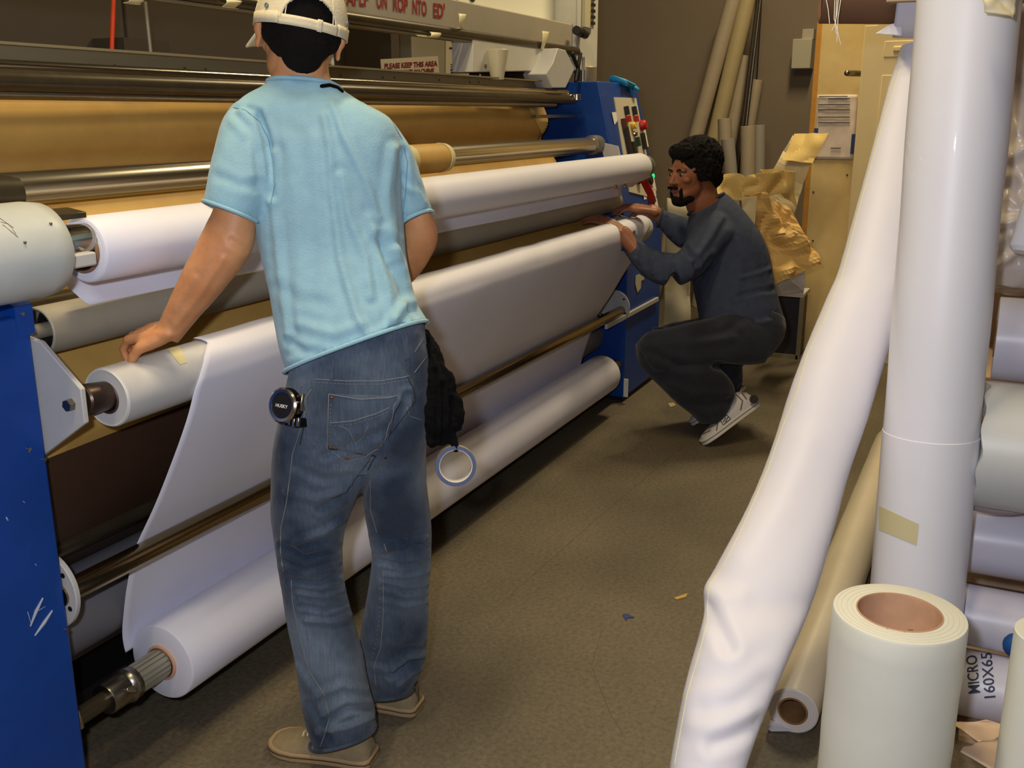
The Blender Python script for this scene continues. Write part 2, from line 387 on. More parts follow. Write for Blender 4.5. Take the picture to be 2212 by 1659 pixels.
for q in ([(1397,375),(1407,373),(1421,432),(1413,440)], [(1381,398),(1390,394),(1396,416),(1386,419)], [(1388,420),(1393,420),(1396,430),(1390,432)]): patch(rb, q, 'label', label_white, rc, .004, 3, 3)
patch(rb, [(1384,403),(1387,402),(1390,412),(1387,413)], 'label', ink, rc, .006, 2, 2); patch(rb, [(1401,395),(1404,394),(1412,420),(1409,421)], 'label', ink, rc, .006, 2, 2)
patch(rb, [(1385,372),(1399,370),(1413,405),(1392,407)], 'red_tag', red, rc, .008, 3, 3)
patch(rb, [(1320,243),(1332,242),(1332,262),(1326,270)], 'label', label_white, rc, .004, 3, 3)
torn = [(1372,596),(1380,592),(1389,598),(1391,603),(1384,606),(1383,622),(1376,632),(1371,612)]
put(MB().prism([p for p in (cast(rb,u,v,.002) for u,v in torn)], (-.001,-.002,0)), 'torn_label', mat('torn_m', (214,208,170), .6), rc)
tp = MB(); 
for l, r in (([(1326,172),(1345,176),(1365,186),(1372,190)],.028),([(1330,170),(1350,180)],.02),([(1362,188),(1364,202)],.012)): tp.tube([hit(u,v,0,5.30 if u<1360 else 5.45) for u,v in l], r, 8, flat=.5)
put(tp, 'blue_tape', mat('cyan_tape', (40,150,200), .5), M_)
for u,v in ((1307,206),(1293,772),(1305,930)):
    p = cast(rb,u,v,.001)
    if p: put(MB().cyl(p, p-X*.004, .008, n=10), 'rivet', chrome, rc)
a = hit(1308,706,1,1.675); put(MB().box((a.x,1.665,a.z-.012),(5.5,1.68,a.z+.012)), 'trim_strip', light_grey, rc, bevel=.002)
put(MB().obox(hit(1352,838,0,4.955), X*.003, Y*.012, Z*.05), 'label', label_white, rc)
put(MB().box((5.0,1.70,0),(5.5,2.7,.03)), 'base_plinth', black, M_)
# main rollers
def roller(name, p0, p1, r, m, n=48, **k): return put(MB().cyl(p0, p1, r, n=n, bev=.003), name, m, M_, **k)
# grey tube behind the hanging sheet, near end hollow
put(MB().pipe((1.40,1.75,1.085),(4.92,1.75,1.085), .051, .046), 'feed_roller', grey_roller, M_)
put(MB().cyl((1.44,1.75,1.085),(1.46,1.75,1.085), .046), 'roller_plug', black, M_)
put(MB().cyl((1.30,1.75,1.085),(1.47,1.75,1.085), .016), 'shaft', mat('shaft_m', (170,160,140), .35, .4), M_)
put(MB().cyl((1.30,1.80,1.13),(4.9,1.80,1.13), .02), 'tie_rod', dark_steel, M_)
# chrome roller
put(MB().cyl((1.35,1.86,1.365),(4.90,1.86,1.365), .040, n=48), 'chrome_roller', mat('chrome_b', (214,206,186), .24, 1), M_)
put(MB().cyl((1.31,1.86,1.365),(1.47,1.86,1.355), .047, bev=.004), 'roller_cap', dark_steel, M_)
put(MB().cyl((4.86,1.86,1.365),(4.955,1.86,1.365), .050, bev=.006), 'roller_cap', mat('cap_grey', (130,126,118), .4, .6), M_)
put(MB().prism([(4.93,1.84,1.38),(4.93,1.74,1.36),(4.93,1.72,1.29),(4.93,1.80,1.27)], (.012,0,0)), 'bracket', light_grey, M_)
# kraft collar wrapped round the chrome roller
kc = thing('kraft_collar', 'short kraft paper sleeve taped round the chrome roller', 'paper sleeve')
xa = hit(872,330,1,1.84).x; xb = hit(963,330,1,1.84).x
put(MB().lathe((xa-.25,1.86,1.362),X, [(0,.0415),(0,.050),(.02,.052),(xb-xa+.22,.053),(xb-xa+.245,.050),(xb-xa+.25,.0415)], 40, closed=True), 'sleeve', kraft, kc)
put(MB().lathe((xa-.02,1.86,1.362),X, [(0,.052),(0,.0540),(.075,.0545),(.075,.052)], 40, closed=True), 'tape', masking, kc)
put(MB().lathe((xb-.012,1.86,1.362),X, [(0,.052),(0,.0545),(.03,.052),(.03,.0415)], 40, closed=True), 'tape', masking, kc)
# top bar assembly
put(MB().box((1.30,1.975,1.597),(4.62,1.99,1.667)), 'top_rail', alu, M_, bevel=.002)
put(MB().box((1.30,1.935,1.663),(4.58,1.99,1.669)), 'top_rail', alu, M_)
roller('rail_tube', (1.2,1.935,1.619), (4.72,1.935,1.619), .013, chrome)
roller('rail_tube', (1.2,1.93,1.590), (4.79,1.93,1.590), .023, dark_steel)
roller('rail_tube', (1.2,1.96,1.564), (4.62,1.96,1.564), .015, steel)
for uu,vv in ((192,141),(247,143),(398,148),(443,150),(738,163),(828,168),(853,168),(950,173),(1016,177),(1035,177)):
    p = hit(uu, vv, 1, 1.974); put(MB().cyl(p, p-Y*.003, .004, n=8), 'screw', chrome if uu < 800 else steel, M_)
put(MB().tube([(4.72,1.92,1.60),(4.79,1.915,1.60),(4.82,1.915,1.605)], .014, 10), 'hook_bolt', chrome, M_)
put(MB().cyl((4.76,1.90,1.612),(4.76,1.90,1.585),.02,n=12), 'bolt', chrome, M_)
put(MB().box((4.45,1.98,1.50),(4.95,2.01,1.515)), 'trim_strip', steel, M_)
# upper beam
bm_ = put(MB().prism([(x,2.02,z) for x,z in ((.6,1.842),(5.02,1.842),(5.02,1.96),(.6,1.96))], (0,.10,0)), 'upper_beam', beam_grey, M_, bevel=.006)
roller('beam_roller', (.6,2.0,1.828), (5.0,2.0,1.828), .021, dark_steel)
put(MB().box((.6,1.99,1.80),(4.96,2.03,1.808)), 'beam_lip', alu, M_)
wp = put(MB().box((3.0,2.12,1.96),(4.98,2.14,2.7)), 'back_board', mat('board_white', (252,250,228), .5, emis=None), M_)
for k,(x,z) in enumerate(((3.66,2.02),(3.80,2.02),(3.92,1.995),(4.07,2.005))):
    put(MB().ell((x,2.117,z),(.03 if k else .02,.002,.02), n=10, m=6), 'marking', black, wp)
for wd_, (u0,v0,u1,v1) in (("STAPLF",(726,9,796,15)),("ON",(813,18,836,21)),("ROP",(849,24,881,29)),("NTO",(891,31,922,36)),("ED'",(936,38,961,41))):
    text_on(lambda s,t: hit(u0+(u1-u0)*s, v0+(v1-v0)*s-33*t, 1, 2.018), wd_, 'lettering', red_ink, bm_, bold=.03)
# white column + hydraulic post above right cabinet
put(MB().box((4.99,2.0,1.735),(5.30,2.16,2.8)), 'column', off_white, M_, bevel=.006)
put(MB().box((5.06,1.985,1.95),(5.20,2.0,2.8)), 'column_panel', mat('cp2', (206,196,160), .5), M_, bevel=.003)
for k in range(10): put(MB().box((5.15,1.978,1.97+k*.03),(5.20,1.986,1.985+k*.03)), 'vent_slot', black, M_)
put(MB().cyl((5.18,2.02,1.66),(5.18,2.02,1.76), .06, bev=.003), 'hydraulic_post', alu, M_)
put(MB().cyl((4.99,1.96,1.66),(4.99,1.96,1.80), .007), 'post_rod', chrome, M_)
put(MB().box((4.90,2.04,1.70),(5.02,2.14,1.86)), 'bracket', light_grey, M_)
for a,b in ((uv(1236,116,1.95),uv(1250,150,1.95)),(uv(1254,116,1.95),uv(1244,174,1.95))): put(MB().tube([a,b], .010, 8), 'hose', black, M_)
for x in (4.95,5.03): put(MB().cyl((x-.025,1.975,1.925-(x-4.95)*.1),(x+.02,1.975,1.92-(x-4.95)*.1), .022), 'clamp_knob', black, M_)
put(MB().cyl((4.97,1.975,1.924),(5.01,1.975,1.919), .008), 'clamp_pin', chrome, M_)
# white bevelled housing
put(MB().prism([uv(1022,80,1.985),uv(1205,102,1.985),uv(1195,150,1.985),uv(1178,153,1.985),uv(1022,156,1.985)], (0,.10,0)), 'cross_housing', off_white, M_, bevel=.004)
put(MB().prism([uv(1205,104,1.90),uv(1222,108,1.90),uv(1242,148,1.90),uv(1222,190,1.90),uv(1192,190,1.90),uv(1180,160,1.90),uv(1195,135,1.90)], (0,.12,0)), 'cross_housing', light_grey, M_, bevel=.004)
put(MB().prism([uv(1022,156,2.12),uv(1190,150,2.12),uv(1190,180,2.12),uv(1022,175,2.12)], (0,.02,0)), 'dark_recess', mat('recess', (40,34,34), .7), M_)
put(MB().cyl(uv(1037,160,2.0), uv(1037,175,2.0), .005), 'post_rod', chrome, M_)
p = uv(1048,143,1.984); put(MB().cyl(p, p-Y*.006, .008, n=12), 'bolt', steel, M_)
# paper cup hanging over rail
cup = put(MB().lathe(uv(1074,172,1.955), Z, [(0,.026),(.0,.028),(.12,.048),(.122,.046),(.004,.022)], 32, closed=True), 'plastic_cup', mat('cup_m', (224,214,180), .35, trans=.25), label='translucent plastic cup standing on the top rail', cat='cup')
# inner drum / blanket
pk = [(2.10,1.66),(2.075,1.60),(2.045,1.55),(2.028,1.51),(2.022,1.48),(2.032,1.445),(2.055,1.415),(2.06,1.39),(2.03,1.355),(1.99,1.31),(1.955,1.25),(1.92,1.18)]
def spl(pts, t):
    n = len(pts)-1; f = t*n; i = min(int(f), n-1); q = f-i; P0 = pts[max(i-1,0)]; P1 = pts[i]; P2 = pts[i+1]; P3 = pts[min(i+2,n)]
    return [.5*((2*b)+(c-a)*q+(2*a-5*b+4*c-e)*q*q+(3*b-a-3*c+e)*q*q*q) for a,b,c,e in zip(P0,P1,P2,P3)]
def kw(s, t):
    y,z = spl(pk, t); x1 = 4.70-.02*t
    return Vector((1.36+(x1-1.36)*s, y+.004*math.sin(s*14+t*3), z))
kp = put(MB().grid(kw, 60, 32), 'kraft_paper_web', kraft, solid=.001, label='long brown kraft paper web stretched below the top rail', cat='paper')
kb = bvh(kp); patch(kb, [(1130,214),(1150,216),(1196,292),(1172,292)], 'kraft_edge_strip', kraft_light, kp, .003, 4, 14)
drum = MB().lathe((1.37,2.18,.80), X, [(0,.30),(0,.415),(.01,.425),(3.53,.425),(3.54,.415),(3.54,.30)], 90, closed=True)
put(drum, 'drum', mat('drum_brown', (66,42,26), .6, var=.15, vscale=5), M_)
put(MB().box((1.34,2.35,.3),(4.95,2.45,1.52)), 'dark_backing', mat('backing_shade', (40,32,26), .8), M_)  # dark backing added so the inside of the machine reads as shade
put(MB().box((1.34,1.95,.02),(4.95,2.3,.10)), 'lower_frame', black, M_)
def kf(s, t):
    y,z = spl([(1.915,1.17),(1.80,1.03),(1.74,.94),(1.735,.86),(1.75,.82),(1.77,.79),(1.80,.77)], t)
    return Vector((1.385+3.5*s-.03*math.sin(t*3.1)*(1-s), y+.006*math.sin(s*9), z))
put(MB().grid(kf, 40, 24), 'kraft_paper_web', kraft, solid=.001, label='brown kraft paper running down behind the white roll', cat='paper')
# guide discs + bars
for x0,x1 in ((1.335,1.348),(4.935,4.95)):
    d = put(MB().cyl((x0,1.745,.53),(x1,1.745,.53), .092, bev=.002, n=48), 'guide_disc', light_grey, M_)
    for k in range(6):
        a = k*math.pi/3+.4; xx = x1 if x0 < 2 else x0-.001
        q = Vector((x0-.001,1.745+.076*math.cos(a),.53+.076*math.sin(a))); put(MB().cyl(q, q+X*.002, .006, n=10), 'hole', black, d)
put(MB().cyl((1.33,1.70,.527),(4.95,1.70,.512), .026, n=36), 'guide_bar', mat('bar_m', (150,134,104), .22, 1), M_)
put(MB().cyl((1.33,1.83,.565),(4.95,1.83,.565), .024, n=36), 'guide_bar', dark_steel, M_)
put(MB().cyl((1.33,1.90,.36),(4.95,1.90,.36), .10, n=48), 'rear_roller', mat('rear_roll', (110,108,112), .6), M_)
# front bracket (left) with bolt
bk = put(MB().prism([(1.345,1.70,1.092),(1.345,1.66,1.085),(1.345,1.564,1.00),(1.345,1.564,.93),(1.345,1.70,.84)], (-.012,0,0)), 'bracket', light_grey, M_, bevel=.002)
put(MB().lathe((1.320,1.594,.966), X, [(0,.001),(0,.012),(.012,.013)], 6), 'bolt', steel, M_)
put(MB().prism([(4.93,1.75,.93),(4.93,1.60,.90),(4.93,1.57,.98),(4.93,1.75,1.02)], (.012,0,0)), 'bracket', mat('brk_gr', (150,150,140), .5), M_)
put(MB().prism([uv(1323,392,1.60),uv(1345,388,1.60),uv(1392,372,1.60),uv(1394,384,1.60),uv(1366,404,1.60),uv(1330,405,1.60)], (0,.012,0)), 'bracket', light_grey, M_)
put(MB().tube([uv(1323,392,1.59),uv(1331,405,1.59)], .008, 8), 'latch', steel, M_); put(MB().tube([uv(1350,402,1.59),uv(1354,390,1.59)], .008, 8), 'latch', chrome, M_)
# motor housing, left
mt = put(MB().lathe((1.05,1.60,1.275), X, [(0,.06),(0,.088),(.23,.090),(.262,.086),(.268,.080),(.268,.03)], 48), 'motor_housing', mat('motor_m', (196,198,192), .4, var=.08, vscale=18), M_)
mtb = bvh(mt)
for l in ([(0,472),(14,482),(28,492)], [(2,480),(18,484),(34,505)], [(6,486),(26,502),(38,512)]): 
    pts = [cast(mtb,u,v,.0003) for u,v in l]
    if all(pts): put(MB().tube(pts, .0007, 4), 'scratch', mat('scr_m', (120,100,80), .8), mt)
for u,v in ((109,484),(53,524)):
    p = cast(mtb,u,v,.001)
    if p: put(MB().ell(p, (.003,.003,.003), n=8, m=6), 'screw', steel, mt)
jw = put(MB().box((1.318,1.555,1.235),(1.40,1.645,1.262)), 'roll_chuck', light_grey, M_, bevel=.004)
put(MB().prism([(1.318,1.57,1.338),(1.40,1.57,1.338),(1.40,1.62,1.345),(1.318,1.62,1.345)], (0,0,-.012)), 'roll_chuck', dark_steel, M_, bevel=.002)
put(MB().cyl((1.30,1.61,1.278),(1.60,1.61,1.278), .034, n=40, bev=.004), 'roll_chuck', chrome, M_)
put(MB().cyl((1.345,1.61,1.262),(1.392,1.61,1.262), .047, .030, n=40, bev=.004), 'roll_chuck', mat('chrome_d', (120,118,120), .1, 1), M_)
put(MB().cyl((4.86,1.62,1.255),(4.98,1.62,1.25), .035, n=24, bev=.005), 'roll_chuck', mat('chk', (120,124,112), .45, .5), M_)
put(MB().cyl((4.93,1.60,1.262),(4.965,1.60,1.262), .055, n=24, bev=.008), 'roll_chuck', mat('chk', (120,124,112), .45, .5), M_)
put(MB().cyl((4.98,1.60,1.26),(5.05,1.60,1.26), .03, n=20, bev=.006), 'roll_chuck', mat('chk', (120,124,112), .45, .5), M_)
put(MB().tube([(4.93,1.60,1.20),(4.96,1.57,1.13),(5.02,1.57,1.08),(5.08,1.6,1.06)], .02, 8, flat=.6), 'red_strap', red, M_)
# far end of roll support shaft and lower arbor
put(MB().cyl((1.36,1.60,.965),(1.44,1.60,.958), .033, .030, n=32, bev=.004), 'arbor', mat('arb', (84,68,60), .35, .8), M_)
put(MB().cyl((1.335,1.72,.212),(1.47,1.72,.212), .021, n=24), 'arbor', dark_steel, M_)
put(MB().lathe((1.43,1.72,.212), X, [(0,.02),(0,.036),(.004,.038),(.055,.038),(.058,.041),(.066,.044),(.072,.041),(.085,.041)], 40), 'arbor_hub', steel, M_)
put(MB().tube([(1.463,1.679,.232),(1.478,1.677,.226),(1.487,1.682,.212)], [.006,.009,.006], 8), 'arbor_latch', chrome, M_)
sp = MB()
for k in range(18):
    a = k*math.pi/9; c = Vector((1.555,1.72+.033*math.cos(a),.212+.033*math.sin(a))); e = Vector((0,math.cos(a),math.sin(a))); g = X.cross(e)
    sp.obox(c, X*.05, e*.004, g*.0040)
sp.cyl((1.505,1.72,.212),(1.61,1.72,.212), .0325)
put(sp, 'splined_core', mat('spl', (168,164,146), .45, .5), M_)
put(MB().cyl((4.70,1.72,.212),(4.958,1.72,.212), .03), 'arbor', dark_steel, M_)
put(MB().tube([(1.342,1.71,.235),(1.342,1.70,.20),(1.342,1.72,.19)], .008, 8), 'arbor_clip', chrome, M_)
for z in (.30,.16): put(MB().box((1.33,2.0,z),(4.95,2.02,z+.09)), 'rear_panel', mat('rear_p', (120,120,128), .6), M_)
# ------------------------------------------------------------ paper rolls on the machine
ur = thing('paper_roll', 'bright white paper roll mounted highest on the machine, its loose sheet hanging below', 'paper roll')
def rollsurf(o_ax, x0, x1, r0, r1, core, name_m=white_paper, parent=None, n=64, bump=.0):
    y,z = o_ax; L = x1-x0; pr = [(0,core),(0,r0-.004),(.001,r0-.002),(.004,r0)]+[(L*k/20, r0+(r1-r0)*k/20) for k in range(1,20)]+[(L-.012,r1),(L-.003,r1-.005),(L,r1-.014),(L,core)]
    return put(MB().lathe((x0,y,z), X, pr, n, closed=True), 'roll', name_m, parent)
rollsurf((1.62,1.258), 1.425, 4.93, .066, .070, .045, white_paper, ur)
put(MB().pipe((1.418,1.62,1.258),(4.92,1.62,1.258), .046, .041), 'cardboard_core', card, ur)
for rr in (.051,.058): put(MB().lathe((1.4245,1.62,1.258), X, [(0,rr),(0,rr+.0016),(.002,rr+.0016),(.002,rr)], 48, closed=True), 'paper_edge_ring', mat('edge_r', (240,238,236), .5), ur)
def flap(s, t):
    y,z = spl([(1.665,1.215),(1.70,1.185),(1.705,1.16),(1.692,1.13)], t)
    xl = 1.415+.075*t; xr = 4.93-.06*t
    return Vector((xl+(xr-xl)*s, y+.004*math.sin(s*17), z-.012*s))
put(MB().grid(flap, 60, 10), 'loose_sheet', white_paper, ur, solid=.0008)
fr = thing('paper_roll', 'white roll under both men\'s hands, masking tape strip at its near end', 'paper roll')
q = put(MB().lathe((1.425,1.60,.955), X, [(0,.034),(0,.060),(.003,.063),(.3,.063),(3.40,.066),(3.48,.068),(3.515,.060),(3.53,.045),(3.53,.034)], 64, closed=True), 'roll', mat('roll_grey', (204,202,200), .5, var=.05, vscale=8), fr)
put(MB().pipe((1.422,1.60,.955),(1.6,1.60,.955), .035, .031), 'core', mat('core_d', (70,52,46), .5), fr)
put(MB().lathe((1.4235,1.60,.955), X, [(0,.0585),(0,.0605),(.002,.0605),(.002,.0585)], 60, closed=True), 'end_ring', label_white, fr)
qb = bvh(q); patch(qb, [(360,753),(388,750),(404,783),(388,788)], 'masking_tape_strip', masking, fr, .001, 6, 10)
LX = [(0,1.70),(.12,1.70),(.22,1.655),(.30,1.632),(.40,1.607),(.55,1.585),(.70,1.567),(.82,1.572),(.92,1.585),(1,1.595)]
RX = [(0,4.86),(.22,4.88),(.30,4.87),(.42,4.77),(.55,4.69),(.7,4.64),(.82,4.66),(1,4.68)]
wp_ = [(1.612,1.0225),(1.585,1.0205),(1.561,1.011),(1.541,.992),(1.534,.965),(1.536,.93),(1.556,.86),(1.60,.76),(1.655,.65),(1.715,.545),(1.745,.48),(1.785,.37),(1.815,.28),(1.822,.22)]
def web(s, t):
    y,z = spl(wp_, t); xl = np.interp(t,*zip(*LX)); xr = np.interp(t,*zip(*RX)); x = xl+(xr-xl)*s
    b = math.sin(math.pi*min(max((t-.3)/.4,0),1))
    y += .006*b*noise.noise(Vector((x*1.6,z*2,3)))+.003*b*noise.noise(Vector((x*5,z*2,7)))
    g = max(0, 1-abs(x-2.6)/1.2)*max(0,1-t*5)
    return Vector((x, y, z+.003*noise.noise(Vector((x*6,0,1)))*(t<.3)+.002))
put(MB().grid(web, 140, 90), 'paper_web', white_paper, solid=.0008, label='wide white paper web drawn down from the handled roll to the floor-level roll', cat='paper')
lr = thing('paper_roll', 'thick white paper roll winding up nearest the floor on a splined steel arbor', 'paper roll')
rollsurf((1.72,.212), 1.612, 4.74, .0985, .1, .045, white_paper, lr)
put(MB().pipe((1.606,1.72,.212),(4.74,1.72,.212), .046, .040), 'cardboard_core', mat('core_pink', (206,158,128), .7), lr)
# ------------------------------------------------------------ tape scraps on the beam
def scrap(pts, r, label):
    mb = MB(); P = [uv(u,v,1.975) for u,v in pts]
    def f(s,t):
        p = Vector(spl([tuple(x) for x in P], t)); return p+X*(s-.5)*r[0]*(1-(.5*t if r[1] else 0))-Y*.012*math.sin(t*5+s)
    put(mb.grid(f,6,14), 'tape_scrap', mat('scrap_m', (226,216,170), .4), solid=.001, label=label, cat='tape', group='tape scraps on the beam')
scrap([(996,30),(993,48),(1000,62),(990,60)], (.05,0), 'curled tape scrap stuck on the beam left of the larger curl')
scrap([(1176,68),(1172,90),(1174,108),(1184,110)], (.06,0), 'longest curled tape scrap hanging from the beam right end')
scrap([(938,70),(934,80),(920,80),(914,76)], (.07,0), 'tape scrap curling under the beam beneath the red lettering')
scrap([(500,0),(498,12),(503,17)], (.06,0), 'tape scrap under the beam left of the cap')
scrap([(286,-4),(289,6),(290,8)], (.05,0), 'yellowish tape scrap hanging at the upper left above the hoses')
# ------------------------------------------------------------ background left
cabg = put(MB().box((5.88,3.5,0),(8.0,4.15,2.6)), 'storage_cabinet', cabinet_grey, bevel=.01, label='grey cabinet behind the machine carrying printed notices', cat='cabinet')
bw = 3.499
sg = thing('notice_sign', 'white sign with red capitals asking to keep this area clean', 'sign')
def sheetq(q, y, m, par, name='sheet', th=.003): return put(MB().prism([uv(u,v,y) for u,v in q], (0,th,0)), name, m, par)
sheetq([(822,128),(946,121),(950,168),(826,180)], bw-.006, mat('sign_m', (186,172,150), .6), sg)
def wline(q): return lambda s,t: uv(*bil(q, s, 1-t), bw-.009)
text_on(wline([(831,137),(945,131),(945,143),(831,149)]), 'PLEASE KEEP THIS AREA', 'lettering', mat('maroon', (110,26,24), .6), sg, bold=.035)
text_on(wline([(838,152),(938,147),(938,159),(838,164)]), 'CLEAN AND MACHINE', 'lettering', mat('maroon', (110,26,24), .6), sg, bold=.035)
ns = thing('notice_sheet', 'tall printed sheet of dark text lines right of the red sign', 'notice')
sheetq([(963,70),(1019,76),(1019,172),(963,168)], bw-.006, mat('sheet_m', (186,172,148), .6), ns)
for x0,y0,x1,h in ((981,78,990,3),(976,88,992,5),(971,102,994,4),(979,117,1004,2),(974,138,980,2),(974,143,1006,2),(974,148,1008,5),(974,155,1014,3),(974,160,992,2)):
    sheetq([(x0,y0),(x1,y0),(x1,y0+h),(x0,y0+h)], bw-.009, ink, ns, 'print_line', .001)
cb = thing('cardboard_box', 'brown cardboard box on the dark shelf behind the man\'s neck', 'box')
a = uv(708,142,3.6); b = uv(792,170,3.6); put(MB().box((a.x,3.6,1.5),(b.x,3.9,a.z)), 'carton', mat('carton', (150,100,66), .8), cb, bevel=.004)
shf = thing('dark_shelving', 'dark shelving bay between the cap and the grey cabinet', 'shelf')
put(MB().box((5.3,3.9,0),(5.86,4.15,2.7)), 'back_panel', mat('dark1', (46,36,30), .9), shf)
put(MB().box((5.70,3.55,0),(5.80,3.9,2.7)), 'upright', mat('dark2', (78,66,54), .9), shf); put(MB().box((5.3,3.6,1.45),(5.8,3.9,1.5)), 'shelf_board', mat('dark2', (78,66,54), .9), shf)
for x0,x1 in ((1.6,3.83),(3.85,5.2)): put(MB().box((x0,3.9,0),(x1,4.15,2.7)), 'dark_locker', mat('locker', (84,74,62), .8, var=.1, vscale=3), bevel=.01, label='left wide dark grey locker panel behind the machine' if x0<2 else 'right dark grey locker panel behind the capped man', cat='locker')
put(MB().tube([uv(247,-60,3.3),uv(244,30,3.3),uv(242,90,3.3),uv(241,150,3.3),uv(241,220,3.3)], .009, 10), 'red_hose', mat('hose_red', (240,76,36), .45), label='red-orange air hose hanging behind the top rail', cat='hose')
put(MB().tube([uv(308,-60,3.3),uv(314,10,3.3),uv(325,110,3.3),uv(330,200,3.3)], .008, 10), 'grey_pole', mat('pole_m', (180,176,160), .4, .5), label='thin grey pole standing right of the red hose', cat='pole')
put(MB().box((3.62,3.70,0),(3.90,3.90,1.86)), 'junction_box', mat('locker2', (74,64,54), .8), label='dark junction box on the locker below the pole', cat='box')
# ------------------------------------------------------------ background right
def fx(u,v,x=7.8): return hit(u,v,0,x)
def longtube(l, r, m, label, x=7.8, nm='leaning_tube', grp=None):
    p0 = fx(*l[0],x); p1 = fx(*l[1],x); d = (p1-p0)
    p0 = p0-d*(p0.z/d.z); put(MB().pipe(p0, p1, r, r*.8, n=20), nm, m, label=label, cat='tube', group=grp)
t_a = mat('tube_grey', (168,152,128), .6, var=.1); t_b = mat('tube_yel', (176,158,116), .6, var=.1)
longtube([(1512,265),(1592,-30)], .058, t_a, 'leftmost pale tube leaning against the far wall')
longtube([(1552,265),(1622,-30)], .060, t_b, 'yellowish pale tube leaning second from the left at the far wall')
longtube([(1577,300),(1612,120)], .055, t_a, 'shorter pale tube leaning behind the yellowish one', 7.9)
longtube([(1592,370),(1640,-20)], .016, dark_steel, 'thin dark pole leaning in the wall corner', 7.75)
longtube([(1600,370),(1645,-20)], .014, steel, 'thin shiny pole leaning beside the dark one', 7.75)
longtube([(1612,310),(1636,172)], .045, t_a, 'short leaning tube right of the thin poles', 7.9)
longtube([(1615,400),(1616,272)], .055, t_a, 'upright tube standing right of the thin poles', 7.6)
longtube([(1640,400),(1641,270)], .042, mat('tube_gr2', (150,142,130), .6), 'rightmost slimmer upright tube in the wall corner', 7.65)
longtube([(1568,400),(1565,256)], .05, t_a, 'upright tube behind the crouching man\'s head', 7.6)
longtube([(1600,640),(1572,300)], .05, mat('tube_gr2', (150,142,130), .6), 'upright tube left of the crumpled brown paper', 7.5)
bx_ = put(MB().box((7.86,1.30,1.84),(8.0,1.44,2.05)), 'wall_box', mat('wb', (168,160,138), .5), bevel=.006, label='small pale box mounted on the far wall beside the plywood sheet', cat='box')
put(MB().box((7.9,1.30,2.05),(8.0,1.38,2.12)), 'wall_box_lid', mat('wb', (168,160,138), .5), bx_)
ply = thing('plywood_board', 'tall cream board with orange edge standing behind the crumpled brown paper', 'board')
put(MB().box((6.70,.60,0),(6.72,1.055,2.7)), 'board', plywood, ply, bevel=.002)
put(MB().box((6.70,1.055,0),(6.73,1.085,2.7)), 'edge_strip', ply_edge, ply)
for u,v in ((1757,415),(1756,520),(1764,330),(1830,378),(1840,160)): 
    p = hit(u,v,0,6.699); put(MB().cyl(p,p-X*.002,.006,n=8), 'screw_hole', ink, ply)
nsht = thing('notice_sheet', 'crumpled notice sheet with ruled lines taped on the cream board', 'notice')
a = hit(1766,205,0,6.69); b = hit(1843,345,0,6.69)
put(MB().grid(lambda s,t: Vector((6.690-.004*noise.noise(Vector((s*4,t*5,0))), a.y+(b.y-a.y)*(s*.97+.03*t), a.z+(b.z-a.z)*t)), 12, 20), 'sheet', mat('sheet_p', (226,208,192), .6, var=.12, vscale=20), nsht, solid=.001)
for u0,u1,v in ((1768,1835,226),(1768,1835,237),(1768,1835,253),(1768,1835,265),(1770,1830,208),(1790,1835,213),(1795,1815,320)):
    A = hit(u0,v,0,6.683); B = hit(u1,v,0,6.683); put(MB().tube([A,B], .0035, 4), 'print_line', ink, nsht)
put(MB().obox(hit(1844,311,0,6.68), X*.002, Y*.016, Z*.06), 'blue_tape', mat('tape_b', (30,50,110), .5), nsht)
put(MB().obox(hit(1763,282,0,6.68), X*.002, Y*.012, Z*.014), 'blue_tape', mat('tape_b', (30,50,110), .5), nsht)
dr = thing('panel_door', 'cream raised-panel door standing in front of the plywood board', 'door')
yd = hit(1856,200,0,6.50).y
put(MB().box((6.50,-.2,0),(6.54,yd,2.02)), 'door_leaf', door_m, dr, bevel=.003)
put(MB().box((6.50,-.2,2.02),(6.54,yd-.07,2.12)), 'door_leaf', door_m, dr)
for z0,z1 in ((.2,.95),(1.02,1.74),(1.84,1.93)):
    pn = put(MB().box((6.495,-.05,z0),(6.502,yd-.12,z1)), 'door_panel', door_m, dr, bevel=.004)
    put(MB().box((6.485,0,z0+.03),(6.497,yd-.17,z1-.03)), 'door_panel', door_m, dr, bevel=.01)
p0 = hit(1830,158,0,6.45); put(MB().tube([p0,(6.56,p0.y-.06,p0.z)], .018, 10), 'door_bolt', steel, dr)
fc = thing('metal_frame_crate', 'low aluminium-framed box with a white top at the foot of the cream board', 'crate')
put(MB().box((6.38,.99,.40),(6.62,1.40,.425)), 'top_plate', off_white, fc, bevel=.003)
for y in (1.0,1.38): 
    put(MB().box((6.38,y-.012,0),(6.405,y+.012,.40)), 'frame_post', alu, fc)
put(MB().box((6.38,1.0,0),(6.405,1.38,.025)), 'frame_rail', alu, fc); put(MB().box((6.41,1.0,.01),(6.6,1.38,.39)), 'dark_case', mat('case', (40,34,40), .5), fc)
